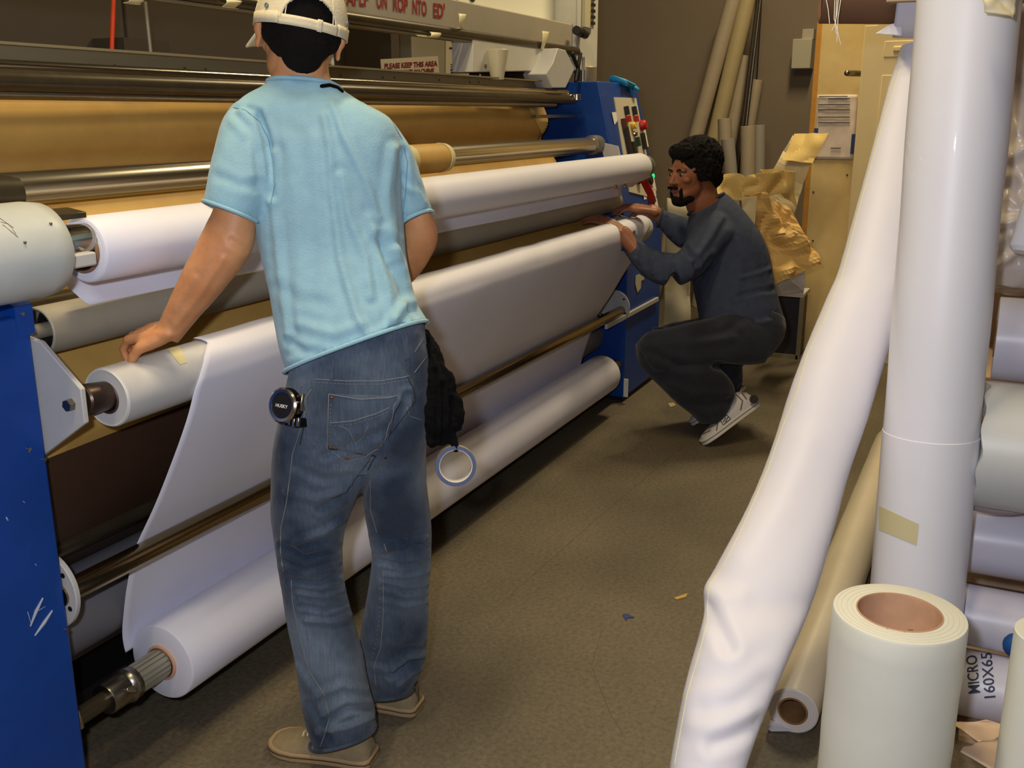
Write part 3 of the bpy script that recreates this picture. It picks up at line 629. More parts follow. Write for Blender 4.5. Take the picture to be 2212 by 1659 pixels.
# crumpled kraft paper heap
def leaf(mb, quads, seed, amp=.03, sc=5):
    for q in quads:
        P = [at(u,v,w) for u,v,w in q]
        def f(s,t, P=P):
            a = P[0].lerp(P[1], s); b = P[3].lerp(P[2], s); p = a.lerp(b, t)
            e = min(s,1-s,t,1-t)*4
            n1 = noise.noise(p*sc+Vector((seed,0,0))); n2 = abs(noise.noise(p*sc*1.7+Vector((0,seed,0))))
            return p-FW*(amp*n1+amp*1.6*n2)+UP*amp*.3*noise.noise(p*sc*2)
        mb.grid(f, 13, 13)
kpn = thing('kraft_paper_heap', 'heap of crumpled golden kraft paper standing beside the cream board', 'paper')
mb = MB(); leaf(mb, [[(1715,290,5.9),(1790,288,5.7),(1755,352,5.75),(1690,348,5.85)]], 1, .02)
put(mb, 'paper_fold', kraft_light, kpn, solid=.002, smooth=False)
mb = MB(); leaf(mb, [[(1712,292,5.9),(1757,338,5.75),(1725,420,5.9),(1650,400,6.0)], [(1660,370,6.0),(1740,378,5.85),(1712,470,5.9),(1655,440,6.0)]], 5, .02)
put(mb, 'paper_fold', mat('kraft_pale', (226,206,160), .6, var=.08, vscale=6), kpn, solid=.002, smooth=False)
mb = MB(); leaf(mb, [[(1545,370,5.7),(1600,385,5.6),(1640,440,5.6),(1545,430,5.7)], [(1600,385,5.5),(1690,370,5.5),(1700,415,5.55),(1600,440,5.6)], [(1640,365,5.6),(1712,372,5.5),(1720,450,5.6),(1690,420,5.6)]], 9, .05)
put(mb, 'paper_fold', kraft_light, kpn, solid=.002, smooth=False)
mb = MB(); leaf(mb, [[(1598,425,5.45),(1650,420,5.4),(1700,500,5.4),(1640,520,5.5)], [(1625,500,5.5),(1705,480,5.4),(1768,575,5.35),(1668,620,5.5)], [(1650,430,5.55),(1705,450,5.5),(1765,560,5.4),(1700,560,5.5)]], 13, .06, 6)
put(mb, 'paper_fold', mat('kraft_mid', (222,182,110), .6, var=.15, vscale=6), kpn, solid=.002, smooth=False)
mb = MB(); leaf(mb, [[(1600,430,5.3),(1635,425,5.3),(1630,490,5.35),(1610,480,5.35)]], 21, .01); put(mb, 'paper_fold', mat('kraft_pale', (226,206,160), .6), kpn, solid=.002, smooth=False)
mb = MB(); leaf(mb, [[(1665,600,5.7),(1700,595,5.6),(1735,630,5.9),(1668,640,5.9)],[(1650,560,5.9),(1740,560,6.1),(1735,640,6.2),(1660,640,6.1)]], 31, .03); put(mb, 'paper_fold', white_paper, kpn, solid=.002, smooth=False)
mb = MB(); leaf(mb, [[(1440,430,6.4),(1490,440,6.4),(1490,760,6.7),(1430,765,6.7)]], 41, .05, 3); put(mb, 'standing_sheet', mat('pale_sheet', (176,166,140), .7), label='pale paper sheet standing behind the crouching man\'s arms', cat='paper', solid=.002)
# floor litter
for l, c, lab in (([(1456,1292),(1486,1282),(1482,1290),(1462,1296)], (196,160,90), 'small tan paper scrap on the floor between the man and the leaning roll'), ([(1345,1328),(1352,1326),(1370,1334),(1355,1336),(1352,1342)], (50,62,120), 'tiny blue scrap on the open floor'), ([(1443,872),(1455,870),(1460,876),(1448,880)], (190,170,120), 'pale scrap on the floor by the blue cabinet foot')):
    put(MB().prism([hit(u,v,2,.001) for u,v in l], (0,0,.002)), 'floor_scrap', mat('scrap_%d'%c[0], c, .7), label=lab, cat='litter')
# ------------------------------------------------------------ people
def frame(face, up):
    y = face.normalized(); x = y.cross(up).normalized(); z = x.cross(y); return Matrix((x,y,z)).transposed()
def head_prims(mb, c, R, s):
    L = lambda x,y,z: c+R@Vector((x,y,z))*s
    E = lambda p,r: mb.ell(L(*p), [q*s for q in r], R, 24, 16)
    E((0,-.012,.035),(.077,.096,.086)); E((0,.030,-.045),(.058,.060,.055)); E((0,.045,-.01),(.061,.055,.065)); E((0,.055,-.065),(.043,.045,.032))
    mb.tube([L(0,.094,.022),L(0,.105,.0),L(0,.116,-.016)], [.009*s,.011*s,.013*s], 10)
    for q in (-1,1):
        E((q*.011,.105,-.019),(.009,.010,.008)); E((q*.030,.083,.030),(.026,.014,.010)); E((q*.043,.070,-.008),(.022,.022,.018))
        E((q*.080,-.008,.002),(.007,.018,.028)); E((q*.085,-.014,.010),(.008,.016,.019)); E((q*.081,-.004,-.022),(.006,.010,.011))
    E((0,.094,-.047),(.025,.012,.006)); E((0,.092,-.058),(.022,.012,.007)); E((0,.084,-.086),(.024,.018,.018))
    return L
def face_bits(L, R, s, parent, lipm, iris=(40,26,18)):
    for q in (-1,1):
        e = put(MB().ell(L(q*.031,.083,.013), (.0120*s,.0112*s,.0068*s), R, 14, 10), 'eye', mat('eye_white', (150,136,122), .3), parent)
        put(MB().ell(L(q*.033,.0915,.0125), (.0060*s,.004*s,.0060*s), R, 12, 8), 'iris', mat('iris', iris, .2), e)
        put(MB().tube([L(q*.016,.094,.028),L(q*.032,.098,.034),L(q*.048,.085,.028)], [.0035*s,.004*s,.0025*s], 6, flat=.8), 'eyebrow', hair_black, parent)
    put(MB().ell(L(0,.1025,-.0525), (.019*s,.005*s,.0075*s), R, 14, 8), 'mouth', lipm, parent)
def hand_prims(mb, wr, f, n, side, s=1.0, curl=(.3,.4,.3), spread=.12, thumb=(.5,.5), thin=1):
    f = f.normalized(); n = (n-f*n.dot(f)).normalized(); t = f.cross(n)*side      # t points to the thumb side
    P = lambda a,b,c: wr+(f*a+t*b+n*c)*s
    for k in range(4): 
        b = .030-.020*k; mb.tube([P(-.015,b*.5,0),P(.045,b*.95,.001),P(.086-.004*abs(k-1),b,0)], [.015*s,.014*s,.0115*s], 10)
    mb.ell(P(.045,0,-.004), (.046*s,.034*s,.014*s), Matrix((f,t,n)).transposed())
    for k,(ln,r) in enumerate(((.072,.0088),(.080,.009),(.075,.0086),(.058,.0076))):
        b = .030-.020*k; d = (f+t*spread*(1.5-k)/1.5).normalized(); p = P(.086-.004*abs(k-1),b,0); pts = [p]; ang = 0
        for j,(q,c) in enumerate(zip((.42,.32,.26), curl)):
            ang += c; p = p+(d*math.cos(ang)-n*math.sin(ang))*ln*q*s; pts.append(p)
        mb.tube(pts, [r*1.08*s, r*s, r*.95*s, r*.8*s], 10)
    a = P(.012,.026,-.008); b = P(.045,.050,-.016); c = P(.045+.03*thumb[0],.056,-.016-.02*thumb[1]); d = P(.045+.055*thumb[0],.052,-.016-.042*thumb[1])
    mb.tube([P(-.005,.012,-.004),a,b,c,d], [.015*s,.016*s,.012*s,.0105*s,.008*s], 10)
def shoe(parent, heel, toe, up, wd, ht, m_up, m_sole, solet=.022, hw=1.0, name='shoe'):
    f = toe-heel; ln = f.length; f.normalize(); sd = f.cross(up).normalized(); up = sd.cross(f)
    pr = [(0,.55,.55),(.03,.75,.75),(.12,.86,.96),(.28,.86,1.0),(.42,.90,.93),(.56,.98,.74),(.70,1.08,.58),(.82,1.04,.50),(.90,.90,.44),(.95,.72,.40),(.98,.50,.34),(1,.26,.26)]
    n = 24; vs = []
    for t,w_,h in pr:
        for k in range(n):
            a = 2*math.pi*k/n; c_,s_ = math.cos(a), math.sin(a)
            cx = math.copysign(abs(c_)**.8,c_); z = solet*.7+max(0,math.copysign(abs(s_)**.75,s_))*(ht*h-solet) if s_ > 0 else solet*.5
            vs.append(heel+f*(t*ln)+sd*cx*wd*.5*w_*hw*(1-.28*max(0,s_)**2)+up*z)
    fs = [(i*n+k,i*n+(k+1)%n,(i+1)*n+(k+1)%n,(i+1)*n+k) for i in range(len(pr)-1) for k in range(n)]+[list(range(n))[::-1],[(len(pr)-1)*n+k for k in range(n)]]
    mb = MB().add(vs, fs); me = remesh(mb, .004, 3); crease(me, [], .0012, 40)
    o = link(name, me, m_up, parent)
    out = []
    for t,w_,h in pr: out.append((t,w_*.5*wd*hw+.003))
    left = [heel+f*(t*(ln+.008)-.004)+sd*q for t,q in out]; right = [heel+f*(t*(ln+.008)-.004)-sd*q for t,q in out[::-1]]
    put(MB().prism(left+right, up*solet), 'sole', m_sole, o, bevel=.004)
    put(MB().prism([p+up*solet*.55+(p-(heel+f*ln*.5)).normalized()*.0008 for p in left+right], up*.003), 'sole_line', mat('sole_line', (70,56,44), .8), o)
    return o, (lambda t,q,z: heel+f*(t*ln)+sd*q+up*z)
def laces(o, L, m, ht):
    for k in range(4):
        t = .50+.055*k; z = ht*(.88-.12*k)
        put(MB().tube([L(t,-.016,z-.003),L(t+.01,0,z+.004),L(t+.02,.016,z-.003)], .0022, 6), 'lace', m, o)
# ---------- man in the light blue shirt
m1 = thing('person', 'man seen from behind in light blue T-shirt and faded jeans, leaning over the roll', 'person')
body = MB()
R1 = frame(FH*.93-RT*.36-Z*.10, Z+RT*.16); hc = at(646,84,2.03)
LH = head_prims(body, hc, R1, 1.0)
body.loft([(592,90,712,95,2.05,.055),(594,130,708,135,2.05,.056),(590,165,714,168,2.06,.058),(572,195,735,200,2.07,.062),(560,230,760,235,2.08,.06)])
body.loft([(520,250,830,262,2.08,.06),(540,340,850,340,2.10,.09),(575,450,845,450,2.12,.09),(590,560,850,560,2.12,.08),(620,700,880,650,2.12,.09),(640,800,890,720,2.13,.09)])
for l in ([(640,800,770,780,2.14,.06),(615,1000,745,1000,2.22,.06),(630,1200,715,1200,2.28,.045),(680,1450,760,1450,2.37,.04),(700,1560,770,1560,2.41,.035)], [(770,800,890,760,2.15,.06),(800,1000,890,1000,2.24,.05),(825,1200,900,1200,2.37,.045),(820,1400,890,1400,2.5,.04),(830,1480,885,1480,2.57,.035)]): body.loft(l)
body.loft([(480,330,578,335,2.06,.05),(474,400,570,410,2.05,.048),(463,452,552,482,2.045,.045),(444,492,547,528,2.045,.045),(420,538,526,570,2.05,.043),(396,585,496,608,2.06,.041),(376,628,462,648,2.07,.036),(358,668,424,692,2.085,.032),(349,688,397,724,2.095,.028),(340,700,382,742,2.10,.025)], ex=2.1)
def wof(u,v,y): return (hit(u,v,1,y)-CP).dot(FW)
wr = at(362,716,2.10); tgt = at(296,722,2.13)
hand_prims(body, wr, tgt-wr, Vector((-.15,-.35,1)), -1, 1.0, (.75,.9,.6), .05, (.6,.8))
body.loft([(800,330,885,330,2.16,.045),(835,420,920,425,2.18,.045),(868,480,940,480,2.20,.042),(872,520,945,518,2.22,.042),(866,560,928,560,2.25,.04),(850,590,900,600,2.30,.034),(828,600,866,630,2.36,.026)], ex=2.1)
wr2 = at(842,612,2.38); hand_prims(body, wr2, Vector((.2,.7,-.35)), Vector((0,.2,1)), -1, .95, (.3,.5,.4), .12)
me = remesh(body, .0042, 3); crease(me, [([(380,700),(430,640),(480,560)], .002, 7), ([(370,690),(420,600)], .0015, 6), ([(500,520),(530,540)], -.002, 8)], .0012, 30)
mb1 = link('body', me, skin, m1)
face_bits(LH, R1, 1.0, m1, mat('lips', (150,84,70), .5))
def hairmesh(parts, L, R, s, vox, nz, sc, curl=0):
    mb = MB()
    for c,r in parts: mb.ell(L(*c), [q*s for q in r], R, 24, 16)
    me = remesh(mb, vox, 2); n = len(me.vertices)
    for v in me.vertices:
        k = nz*noise.noise(v.co*sc)
        if curl: k += curl*(1-abs(noise.noise(v.co*sc*2.3))*2.5)
        v.co += v.normal*k
    me.update(); return me
hm = hairmesh([((0,-.018,.030),(.0795,.096,.086)),((0,-.056,-.012),(.058,.046,.048)),((0,-.056,-.045),(.040,.030,.030)),((.060,-.022,.008),(.020,.035,.032)),((-.060,-.022,.008),(.020,.035,.032))], LH, R1, 1.0, .004, .0012, 120, .0008)
link('hair', hm, hair_black, m1)
# cap
RC = frame(FH*.93-RT*.34-Z*.02, Z+RT*.20)
cc = hc+RC@Vector((0,-.012,.012))
CL = lambda x,y,z: cc+RC@Vector((x,y,z))
nA, nE = 260, 64; cv = []; cf = []
for j in range(nE+1):
    e = j/nE*math.pi/2*.98; 
    for i in range(nA):
        a = 2*math.pi*i/nA; rr = math.cos(e)**.72
        zz = .118*math.sin(e)**1.05; x = .0925*rr*math.sin(a); y = -.112*rr*math.cos(a)
        cv.append(CL(x,y,zz)+Vector((0,0,.0015*noise.noise(Vector((x*40,y*40,zz*40))))))
for j in range(nE):
    for i in range(nA):
        a = 2*math.pi*(i+.5)/nA; a = a if a < math.pi else a-2*math.pi
        zc = .118*math.sin((j+.5)/nE*math.pi/2*.98)
        arch = abs(a) < .60 and zc < .012+.046*math.sqrt(max(0,1-(a/.60)**2))
        if not arch: cf.append((j*nA+i, j*nA+(i+1)%nA, (j+1)*nA+(i+1)%nA, (j+1)*nA+i))
cap = thing('baseball_cap', 'khaki cap worn by the standing man, half-round opening and strap at its back', 'cap')
put(MB().add(cv, cf), 'crown', cap_m, cap, solid=.002)
sv = []
def strapf(s,t):
    a = (-.66+1.32*s); return CL(.0945*math.sin(a), -.1145*math.cos(a), -.004+.019*t)
put(MB().grid(strapf, 24, 3), 'strap', cap_m, cap, solid=.002)
put(MB().grid(lambda s,t: CL(.0955*math.sin(.15+.1*s), -.1165*math.cos(.15+.1*s), -.006+.023*t), 4, 3), 'strap_keeper', cap_m, cap, solid=.003)
put(MB().grid(lambda s,t: CL(.0935*math.sin(2*math.pi*s+.6), -.1132*math.cos(2*math.pi*s+.6), -.002+.020*t) if False else CL(.0938*math.sin(.66+s*(2*math.pi-1.32)), -.1136*math.cos(.66+s*(2*math.pi-1.32)), -.003+.022*t), 60, 2), 'sweatband', cap_m, cap, solid=.0015)
def brim(s,t):
    a = (s-.5)*1.9; r0 = Vector((.092*math.sin(a), .110*math.cos(a), 0)); L_ = .062*math.cos(a*.8)
    return CL(r0.x*(1+.25*t), r0.y+L_*t, -.002-.018*t-.020*(abs(a)/.95)**2*t)
put(MB().grid(brim, 24, 8), 'brim', cap_m, cap, solid=.004)
put(MB().ell(CL(0,0,.119), (.008,.008,.004), RC), 'top_button', cap_m, cap)
def archpt(q, k=1.0):
    a = .60*k*math.cos(q); zc = .012+.047*k*math.sin(q); e = math.asin(min(1,(zc/.118)))**1.0; rr = math.cos(e)**.72
    return CL(.0945*rr*math.sin(a), -.1145*rr*math.cos(a), zc)
put(MB().tube([archpt(math.pi*i/20) for i in range(21)], .0022, 6), 'arch_binding', cap_m, cap)
for k in range(6):
    a = math.pi/3*k+math.pi/6+ .0
    pts = [CL(.0935*math.cos(e)**.72*math.sin(a), -.113*math.cos(e)**.72*math.cos(a), .1185*math.sin(e)**1.05) for e in np.linspace(.1,1.5,14)]
    put(MB().tube(pts, .0013, 5), 'seam', cap_m, cap)
for a in (-1.0, 1.05): put(MB().lathe(CL(.094*math.sin(a)*.98,-.1145*math.cos(a)*.98,.028), RC@Vector((math.sin(a),-math.cos(a),0)), [(0,.003),(.003,.003),(.003,.005),(0,.005)], 14, closed=True), 'eyelet', thread, cap)
# shirt
sh = MB()
tor = [(622,803,922,692,2.12,.125),(612,775,910,672,2.12,.125),(603,740,901,655,2.12,.122),(595,690,893,632,2.12,.118),(585,630,882,592,2.12,.115),(569,560,875,545,2.12,.115),(556,490,871,480,2.11,.118),(552,420,873,405,2.10,.122),(545,345,874,335,2.09,.122),(525,285,860,278,2.08,.11),(508,248,826,250,2.07,.095),(530,218,784,226,2.07,.08),(566,198,752,206,2.065,.07),(580,184,736,192,2.06,.064)]
sh.loft(tor, n=40, ex=2.5)
sh.loft([(508,236,600,222,2.06,.06),(484,268,600,280,2.05,.072),(470,315,596,330,2.04,.076),(458,370,590,390,2.035,.074),(449,420,572,445,2.03,.068),(445,440,556,478,2.03,.064)], ex=2.3)
sh.loft([(770,232,848,262,2.11,.06),(800,290,888,318,2.12,.07),(830,350,908,370,2.14,.07),(850,420,924,425,2.16,.062),(866,488,934,456,2.18,.055)], ex=2.3)
me = remesh(sh, .0058, 5)
folds = [([(700,250),(712,320),(718,420),(735,560),(770,680),(800,730)], .006, 9), ([(716,225),(745,300),(790,390),(820,470)], .005, 8), ([(735,380),(755,470),(790,560),(800,640)], .0045, 9),
 ([(590,330),(588,420),(600,520),(612,640),(620,720)], .005, 8), ([(870,330),(868,420),(872,500)], -.007, 8), ([(848,320),(838,420),(845,500),(850,560)], .005, 9), ([(820,520),(850,580),(882,640),(905,680)], -.010, 13), ([(850,540),(880,600),(896,650)], .007, 9),
 ([(850,690),(880,650),(900,650)], .008, 10), ([(800,470),(830,600),(850,690)], .005, 9), ([(630,780),(700,768),(780,740),(860,690)], .004, 9), ([(625,740),(660,760),(740,770)], -.004, 8), ([(650,700),(720,720),(780,700)], .003, 10),
 ([(588,424),(584,350),(574,290),(560,250)], -.009, 7), ([(520,240),(548,270),(566,330),(575,400)], .005, 8), ([(500,260),(540,300),(545,380)], .003, 9), ([(470,380),(520,400),(570,400)], -.003, 10), ([(495,232),(530,232),(565,240)], -.003, 5),
 ([(620,300),(640,420),(650,560),(645,700)], .003, 14), ([(680,300),(690,480),(700,640)], .0025, 14), ([(870,400),(900,415),(915,440)], .004, 7), ([(600,620),(650,650),(700,650)], -.002, 12)]
folds = [(l,a*1.05,w*1.0) for l,a,w in folds]
crease(me, folds, .004, 7, 3, .0008, 45)
shirt = link('tshirt', me, shirt_blue, m1)
sb = bvh(shirt)
seam(sb, [(505,232),(530,238),(560,262),(580,300),(590,350),(594,400),(585,440)], .0010, 'seam', mat('seam_blue', (104,150,176), .9), shirt, .0002)
seam(sb, [(846,262),(868,300),(880,350),(876,420),(868,470)], .0010, 'seam', mat('seam_blue', (104,150,176), .9), shirt, .0002)
def ringtube(mb, g, r, k=1.0, n=40, ex=2.3, grow=.0):
    uL,vL,uR,vR,w,d = g; a = at(uL,vL,w); b = at(uR,vR,w); c = (a+b)/2; h = (b-a)/2; dd = (FW-h.normalized()*FW.dot(h.normalized())).normalized(); pts = []
    for i in range(n+1):
        ph = 2*math.pi*i/n; cx = math.copysign(abs(math.cos(ph))**(2/ex), math.cos(ph)); sx = math.copysign(abs(math.sin(ph))**(2/ex), math.sin(ph))
        pts.append(c+h*cx*(k+grow)+dd*(d*k*sx))
    return mb.tube(pts, r, 8, False)
put(ringtube(MB(), (444,438,557,480,2.03,.066), .0042, 1.0), 'cuff', shirt_blue, shirt, autos=False)
put(ringtube(MB(), (866,490,935,458,2.18,.056), .0042, 1.0), 'cuff', shirt_blue, shirt, autos=False)
put(ringtube(MB(), (580,184,737,194,2.06,.066), .0048, 1.0), 'collar', shirt_blue, shirt, autos=False)
hg = MB(); pts = []
put(ringtube(hg, (619,806,923,694,2.12,.127), .0045, 1.0, ex=2.5), 'hem', shirt_blue, shirt, autos=False)
seam(sb, [(695,187),(712,185),(728,190),(738,198)], .0042, 'neck_tag', black_cloth, shirt, .001)
# jeans
jn = MB()
jn.loft([(629,790,912,690,2.13,.115),(626,815,918,712,2.13,.118),(616,860,930,780,2.14,.125),(606,925,932,880,2.16,.128),(596,985,916,975,2.19,.098),(630,1030,880,1022,2.20,.05)], n=36, ex=2.5)
jn.loft([(612,880,800,900,2.16,.11),(596,960,796,990,2.19,.108),(589,1030,780,1052,2.215,.10),(588,1090,762,1095,2.235,.093),(592,1150,744,1150,2.25,.084),(600,1215,740,1210,2.27,.078),(613,1285,745,1280,2.30,.076),(625,1350,764,1345,2.33,.078),(639,1421,782,1412,2.355,.080),(650,1500,794,1478,2.38,.082),(662,1562,807,1535,2.40,.084),(678,1612,812,1575,2.415,.083)])
jn.loft([(765,900,926,880,2.18,.10),(775,980,920,975,2.21,.095),(786,1050,920,1045,2.25,.088),(789,1110,928,1105,2.30,.08),(797,1160,933,1155,2.34,.074),(806,1205,931,1205,2.37,.07),(797,1270,928,1262,2.41,.07),(784,1340,926,1325,2.45,.072),(778,1400,924,1390,2.49,.074),(790,1450,916,1438,2.52,.074),(800,1500,890,1490,2.55,.066)])
me = remesh(jn, .0048, 4)
jf = [([(640,1010),(700,1040),(760,1030)], -.004, 9), ([(620,1060),(680,1080),(740,1060)], .004, 9), ([(610,1180),(660,1205),(735,1185)], -.008, 8), ([(640,1170),(700,1150),(745,1120)], .006, 8), ([(612,1220),(660,1240),(735,1215)], .006, 7), ([(630,1255),(690,1262),(742,1240)], -.008, 7),
 ([(640,1280),(700,1290),(745,1275)], .006, 6), ([(650,1310),(700,1320),(755,1300)], -.006, 6), ([(660,1340),(720,1345),(765,1325)], .005, 7), ([(690,1100),(735,1080),(765,1065)], -.006, 9),
 ([(690,1500),(740,1480),(790,1490)], .004, 10), ([(700,1560),(750,1530),(800,1530)], -.009, 9), ([(690,1580),(750,1570),(800,1550)], .008, 8), ([(670,1520),(700,1570),(715,1600)], -.006, 8), ([(640,1440),(680,1500),(700,1540)], .004, 9),
 ([(800,1165),(850,1168),(925,1180)], -.007, 6), ([(810,1190),(860,1185),(920,1160)], .006, 7), ([(815,1210),(870,1225),(925,1215)], -.006, 6), ([(830,1240),(880,1245),(925,1235)], .005, 6), ([(830,1265),(880,1280),(925,1272)], -.006, 6), ([(820,1295),(870,1310),(925,1300)], .004, 7),
 ([(850,1440),(880,1415),(915,1412)], .010, 9), ([(845,1460),(880,1440),(912,1430)], -.010, 7), ([(860,1480),(890,1455),(910,1445)], .006, 6), ([(800,1440),(850,1450)], .004, 8),
 ([(700,985),(760,960),(830,930),(870,880)], -.006, 9), ([(760,1060),(800,1000),(850,930),(880,850)], -.008, 7), ([(860,790),(885,830),(880,880)], .004, 9), ([(780,1070),(800,1010)], -.006, 7), ([(640,900),(660,960),(650,1020)], .003, 14)]
jf = [(l,a*1.35,w*.8) for l,a,w in jf]
crease(me, jf, .0035, 8, 9, .0007, 50)
jeans = link('jeans', me, denim, m1)
jb = bvh(jeans)
def js(l, r=.0009, m=thread, nm='stitching', dash=0, par=jeans, off=.0004): return seam(jb, l, r, nm, m, par, off, dash)
js([(655,815),(650,835),(665,822)]); js([(680,819),(750,823),(820,823),(886,812)], .001); js([(680,826),(750,830),(820,830),(886,820)], .0008, dash=4)
js([(672,842),(660,860),(657,900),(645,940),(632,980),(625,1040),(618,1090),(607,1140),(606,1190),(612,1235)], .0012); js([(629,1252),(632,1300),(648,1380),(668,1450),(700,1500),(712,1550),(700,1590),(692,1612)], .0013)
js([(830,1175),(836,1195),(828,1240),(828,1330),(822,1400),(808,1440),(812,1480)], .0013); js([(826,1190),(822,1240),(820,1330),(812,1390),(802,1430)], .0008, dash=5)
js([(806,1000),(800,1040),(800,1100),(814,1150)], .001); js([(880,815),(893,840),(897,865),(880,890),(850,930),(815,980),(795,1015)], .0012, thread_dark)
js([(660,905),(648,960)], .0012, thread_dark)
js([(896,760),(915,730),(922,745)]); js([(895,805),(918,775),(932,755)], .0009)
js([(880,880),(884,898),(912,908)]);
pkt = patch(jb, [(711,850),(856,855),(834,990),(709,968)], 'back_pocket', denim, jeans, .0016, 16, 16, solid=.0012)
pb = [(711,851),(780,862),(840,858),(856,854)]
js(pb, .001, off=.0034); js([(711,851),(709,910),(708,969),(750,995),(790,985),(822,962),(838,930),(854,870)], .0011, off=.0034); js([(715,873),(713,960)], .0007, dash=4, off=.0034)
js([(712,912),(760,908),(810,893),(840,880)], .0009, off=.0034); js([(713,918),(760,915),(810,900),(840,888)], .0006, dash=4, off=.0034)
js([(735,918),(752,925),(768,955),(770,958)], .0008, off=.0034); js([(770,958),(785,940),(795,920)], .0008, off=.0034)
js([(722,965),(752,984),(792,978)], .0008, dash=4, off=.0034)
for u,v in ((717,858),(714,965),(750,990)):
    p = cast(jb,u,v,.001)
    if p: put(MB().ell(p, (.004,.004,.003), n=10, m=6), 'rivet', copper, jeans)
patch(jb, [(866,722),(878,718),(884,775),(873,780)], 'belt_loop', denim, jeans, .003, 3, 10, solid=.002); patch(jb, [(713,795),(722,793),(722,820),(713,820)], 'belt_loop', denim, jeans, .003, 3, 6, solid=.002)
put(ringtube(MB(), (671,1606,810,1572,2.412,.086), .004, 1.0), 'cuff', denim, jeans, autos=False)
put(ringtube(MB(), (798,1498,892,1488,2.55,.068), .004, 1.0), 'cuff', denim, jeans, autos=False)
# shoes
suede = mat('suede_tan', (150,132,98), .85, var=.2, vscale=30, bump=.3); gum = mat('gum_sole', (168,140,100), .6)
hl = hit(806,1645,2,0); tl = hit(590,1607,2,0)
o, L = shoe(m1, hl, tl, Z, .100, .088, suede, gum, .024); laces(o, L, mat('lace_m', (210,200,176), .8), .088)
put(MB().ell(L(.5,0,.058), (.02,.028,.016), n=14), 'tongue', mat('suede_dark', (92,78,60), .9), o)
hr = hit(905,1535,2,0); tr = hr+Y*.26-X*.03
o, L = shoe(m1, hr, tr, Z, .098, .090, suede, gum, .024); laces(o, L, mat('lace_m', (210,200,176), .8), .088)
put(MB().tube([L(.02,0,.03),L(.015,0,.06),L(.03,0,.085)], .007, 8), 'heel_strip', mat('suede_dark', (92,78,60), .9), o)
# things on his belt
tm = thing('tape_measure', 'chrome tape measure with a black round dial clipped to the jeans at left', 'tape measure')
c = at(612,876,2.035); ax = (CP-c).normalized()-RT*.75; ax.normalize(); c2 = c
blackc = mat('black_chrome', (70,62,58), .12, 1)
put(MB().lathe(c2-ax*.042, ax, [(0,.030),(.004,.036),(.036,.037),(.042,.034)], 40), 'case', blackc, tm)
put(MB().lathe(c2, ax, [(0,.027),(0,.036),(.003,.037),(.006,.033),(.005,.027)], 44, closed=True), 'bezel', chrome, tm)
put(MB().cyl(c2, c2+ax*.004, .0275, n=40), 'dial', black, tm)
sx = Z.cross(ax).normalized(); sy = ax.cross(sx)
text_on(lambda s,t: c2+ax*.0048+sx*(s-.5)*.032+sy*(t-.5)*.007-sy*.001, 'HUSKY', 'lettering', label_white, tm, bold=.02)
bx = c2-ax*.022
put(MB().obox(bx-sy*.030+sx*.022, ax*.018, sx*.020, sy*.010), 'mouth_block', blackc, tm, bevel=.003)
put(MB().obox(bx+sx*.034+sy*.012, ax*.014, sx*.006, sy*.018), 'belt_clip', chrome, tm, bevel=.002)
for k in range(3): put(MB().obox(bx+sx*(.020+k*.011)-sy*(.028+.003*(k%2))+ax*.02, ax*.003, sx*.003, sy*.009), 'hook_tab', chrome, tm, bevel=.001)
put(MB().obox(bx+sx*.015+sy*.010+ax*.018, ax*.004, sx*.020, sy*.003), 'lock_lever', chrome, tm, bevel=.001)
gl = MB()
gl.loft([(905,705,925,715,2.16,.02),(922,745,948,750,2.13,.022),(926,790,962,790,2.11,.028),(924,830,976,830,2.10,.034),(918,880,980,885,2.10,.036),(918,925,975,925,2.10,.034),(926,950,950,955,2.10,.02)], n=20)
for l, r in (([(930,900),(930,940),(935,955)],.013),([(948,900),(948,940),(950,952)],.013),([(965,890),(968,930),(966,945)],.012),([(965,840),(985,865),(992,890),(985,920)],.014),([(945,790),(965,810),(975,840)],.013),([(976,900),(976,935),(984,962),(986,968)],.008),([(934,800),(955,830),(960,880)],.012)): gl.tube([at(u,v,2.09) for u,v in l], r, 10)
me = remesh(gl, .0038, 3); crease(me, [([(940,800),(945,880),(942,950)],-.009,4),([(956,830),(958,900),(955,950)],-.009,4),([(926,840),(930,950)],-.006,4),([(940,760),(955,790),(972,830)],-.006,4),([(975,860),(978,900)],-.006,4)], .004, 40, 2, .002, 110)
glv = link('work_gloves', me, black_cloth, None, 'bundle of black work gloves hanging from the standing man\'s right hip', 'gloves')
tr_ = thing('masking_tape_roll', 'thin roll of cream tape with blue edge hanging under the black gloves', 'tape roll')
c = at(984,1005,2.10); ax = ((CP-c).normalized()-UP*.18+RT*.06).normalized()
put(MB().lathe(c-ax*.012, ax, [(0,.0345),(0,.0425),(.024,.0425),(.024,.0345)], 64, closed=True), 'tape_ring', mat('tape_cream2', (206,190,140), .5), tr_)
put(MB().lathe(c+ax*.0118, ax, [(0,.035),(0,.0430),(.0015,.0428),(.0015,.0352)], 64, closed=True), 'blue_edge', mat('blue_edge', (74,84,120), .5), tr_)
put(MB().lathe(c-ax*.0118, ax, [(0,.0335),(0,.0346),(.0225,.0346),(.0225,.0335)], 64, closed=True), 'inner_core', mat('core_w', (226,222,214), .5), tr_)
sx = Z.cross(ax).normalized(); sy = ax.cross(sx)
for a0,a1 in ((1.95,2.15),(1.45,1.62),(1.15,1.28)):
    f = lambda s,t,a0=a0,a1=a1: c+(sx*math.cos(a0+(a1-a0)*s)+sy*math.sin(a0+(a1-a0)*s))*.0332+ax*(-.006+.010*t)
    put(MB().grid(f,5,2), 'label_mark', ink, tr_, solid=.0003)
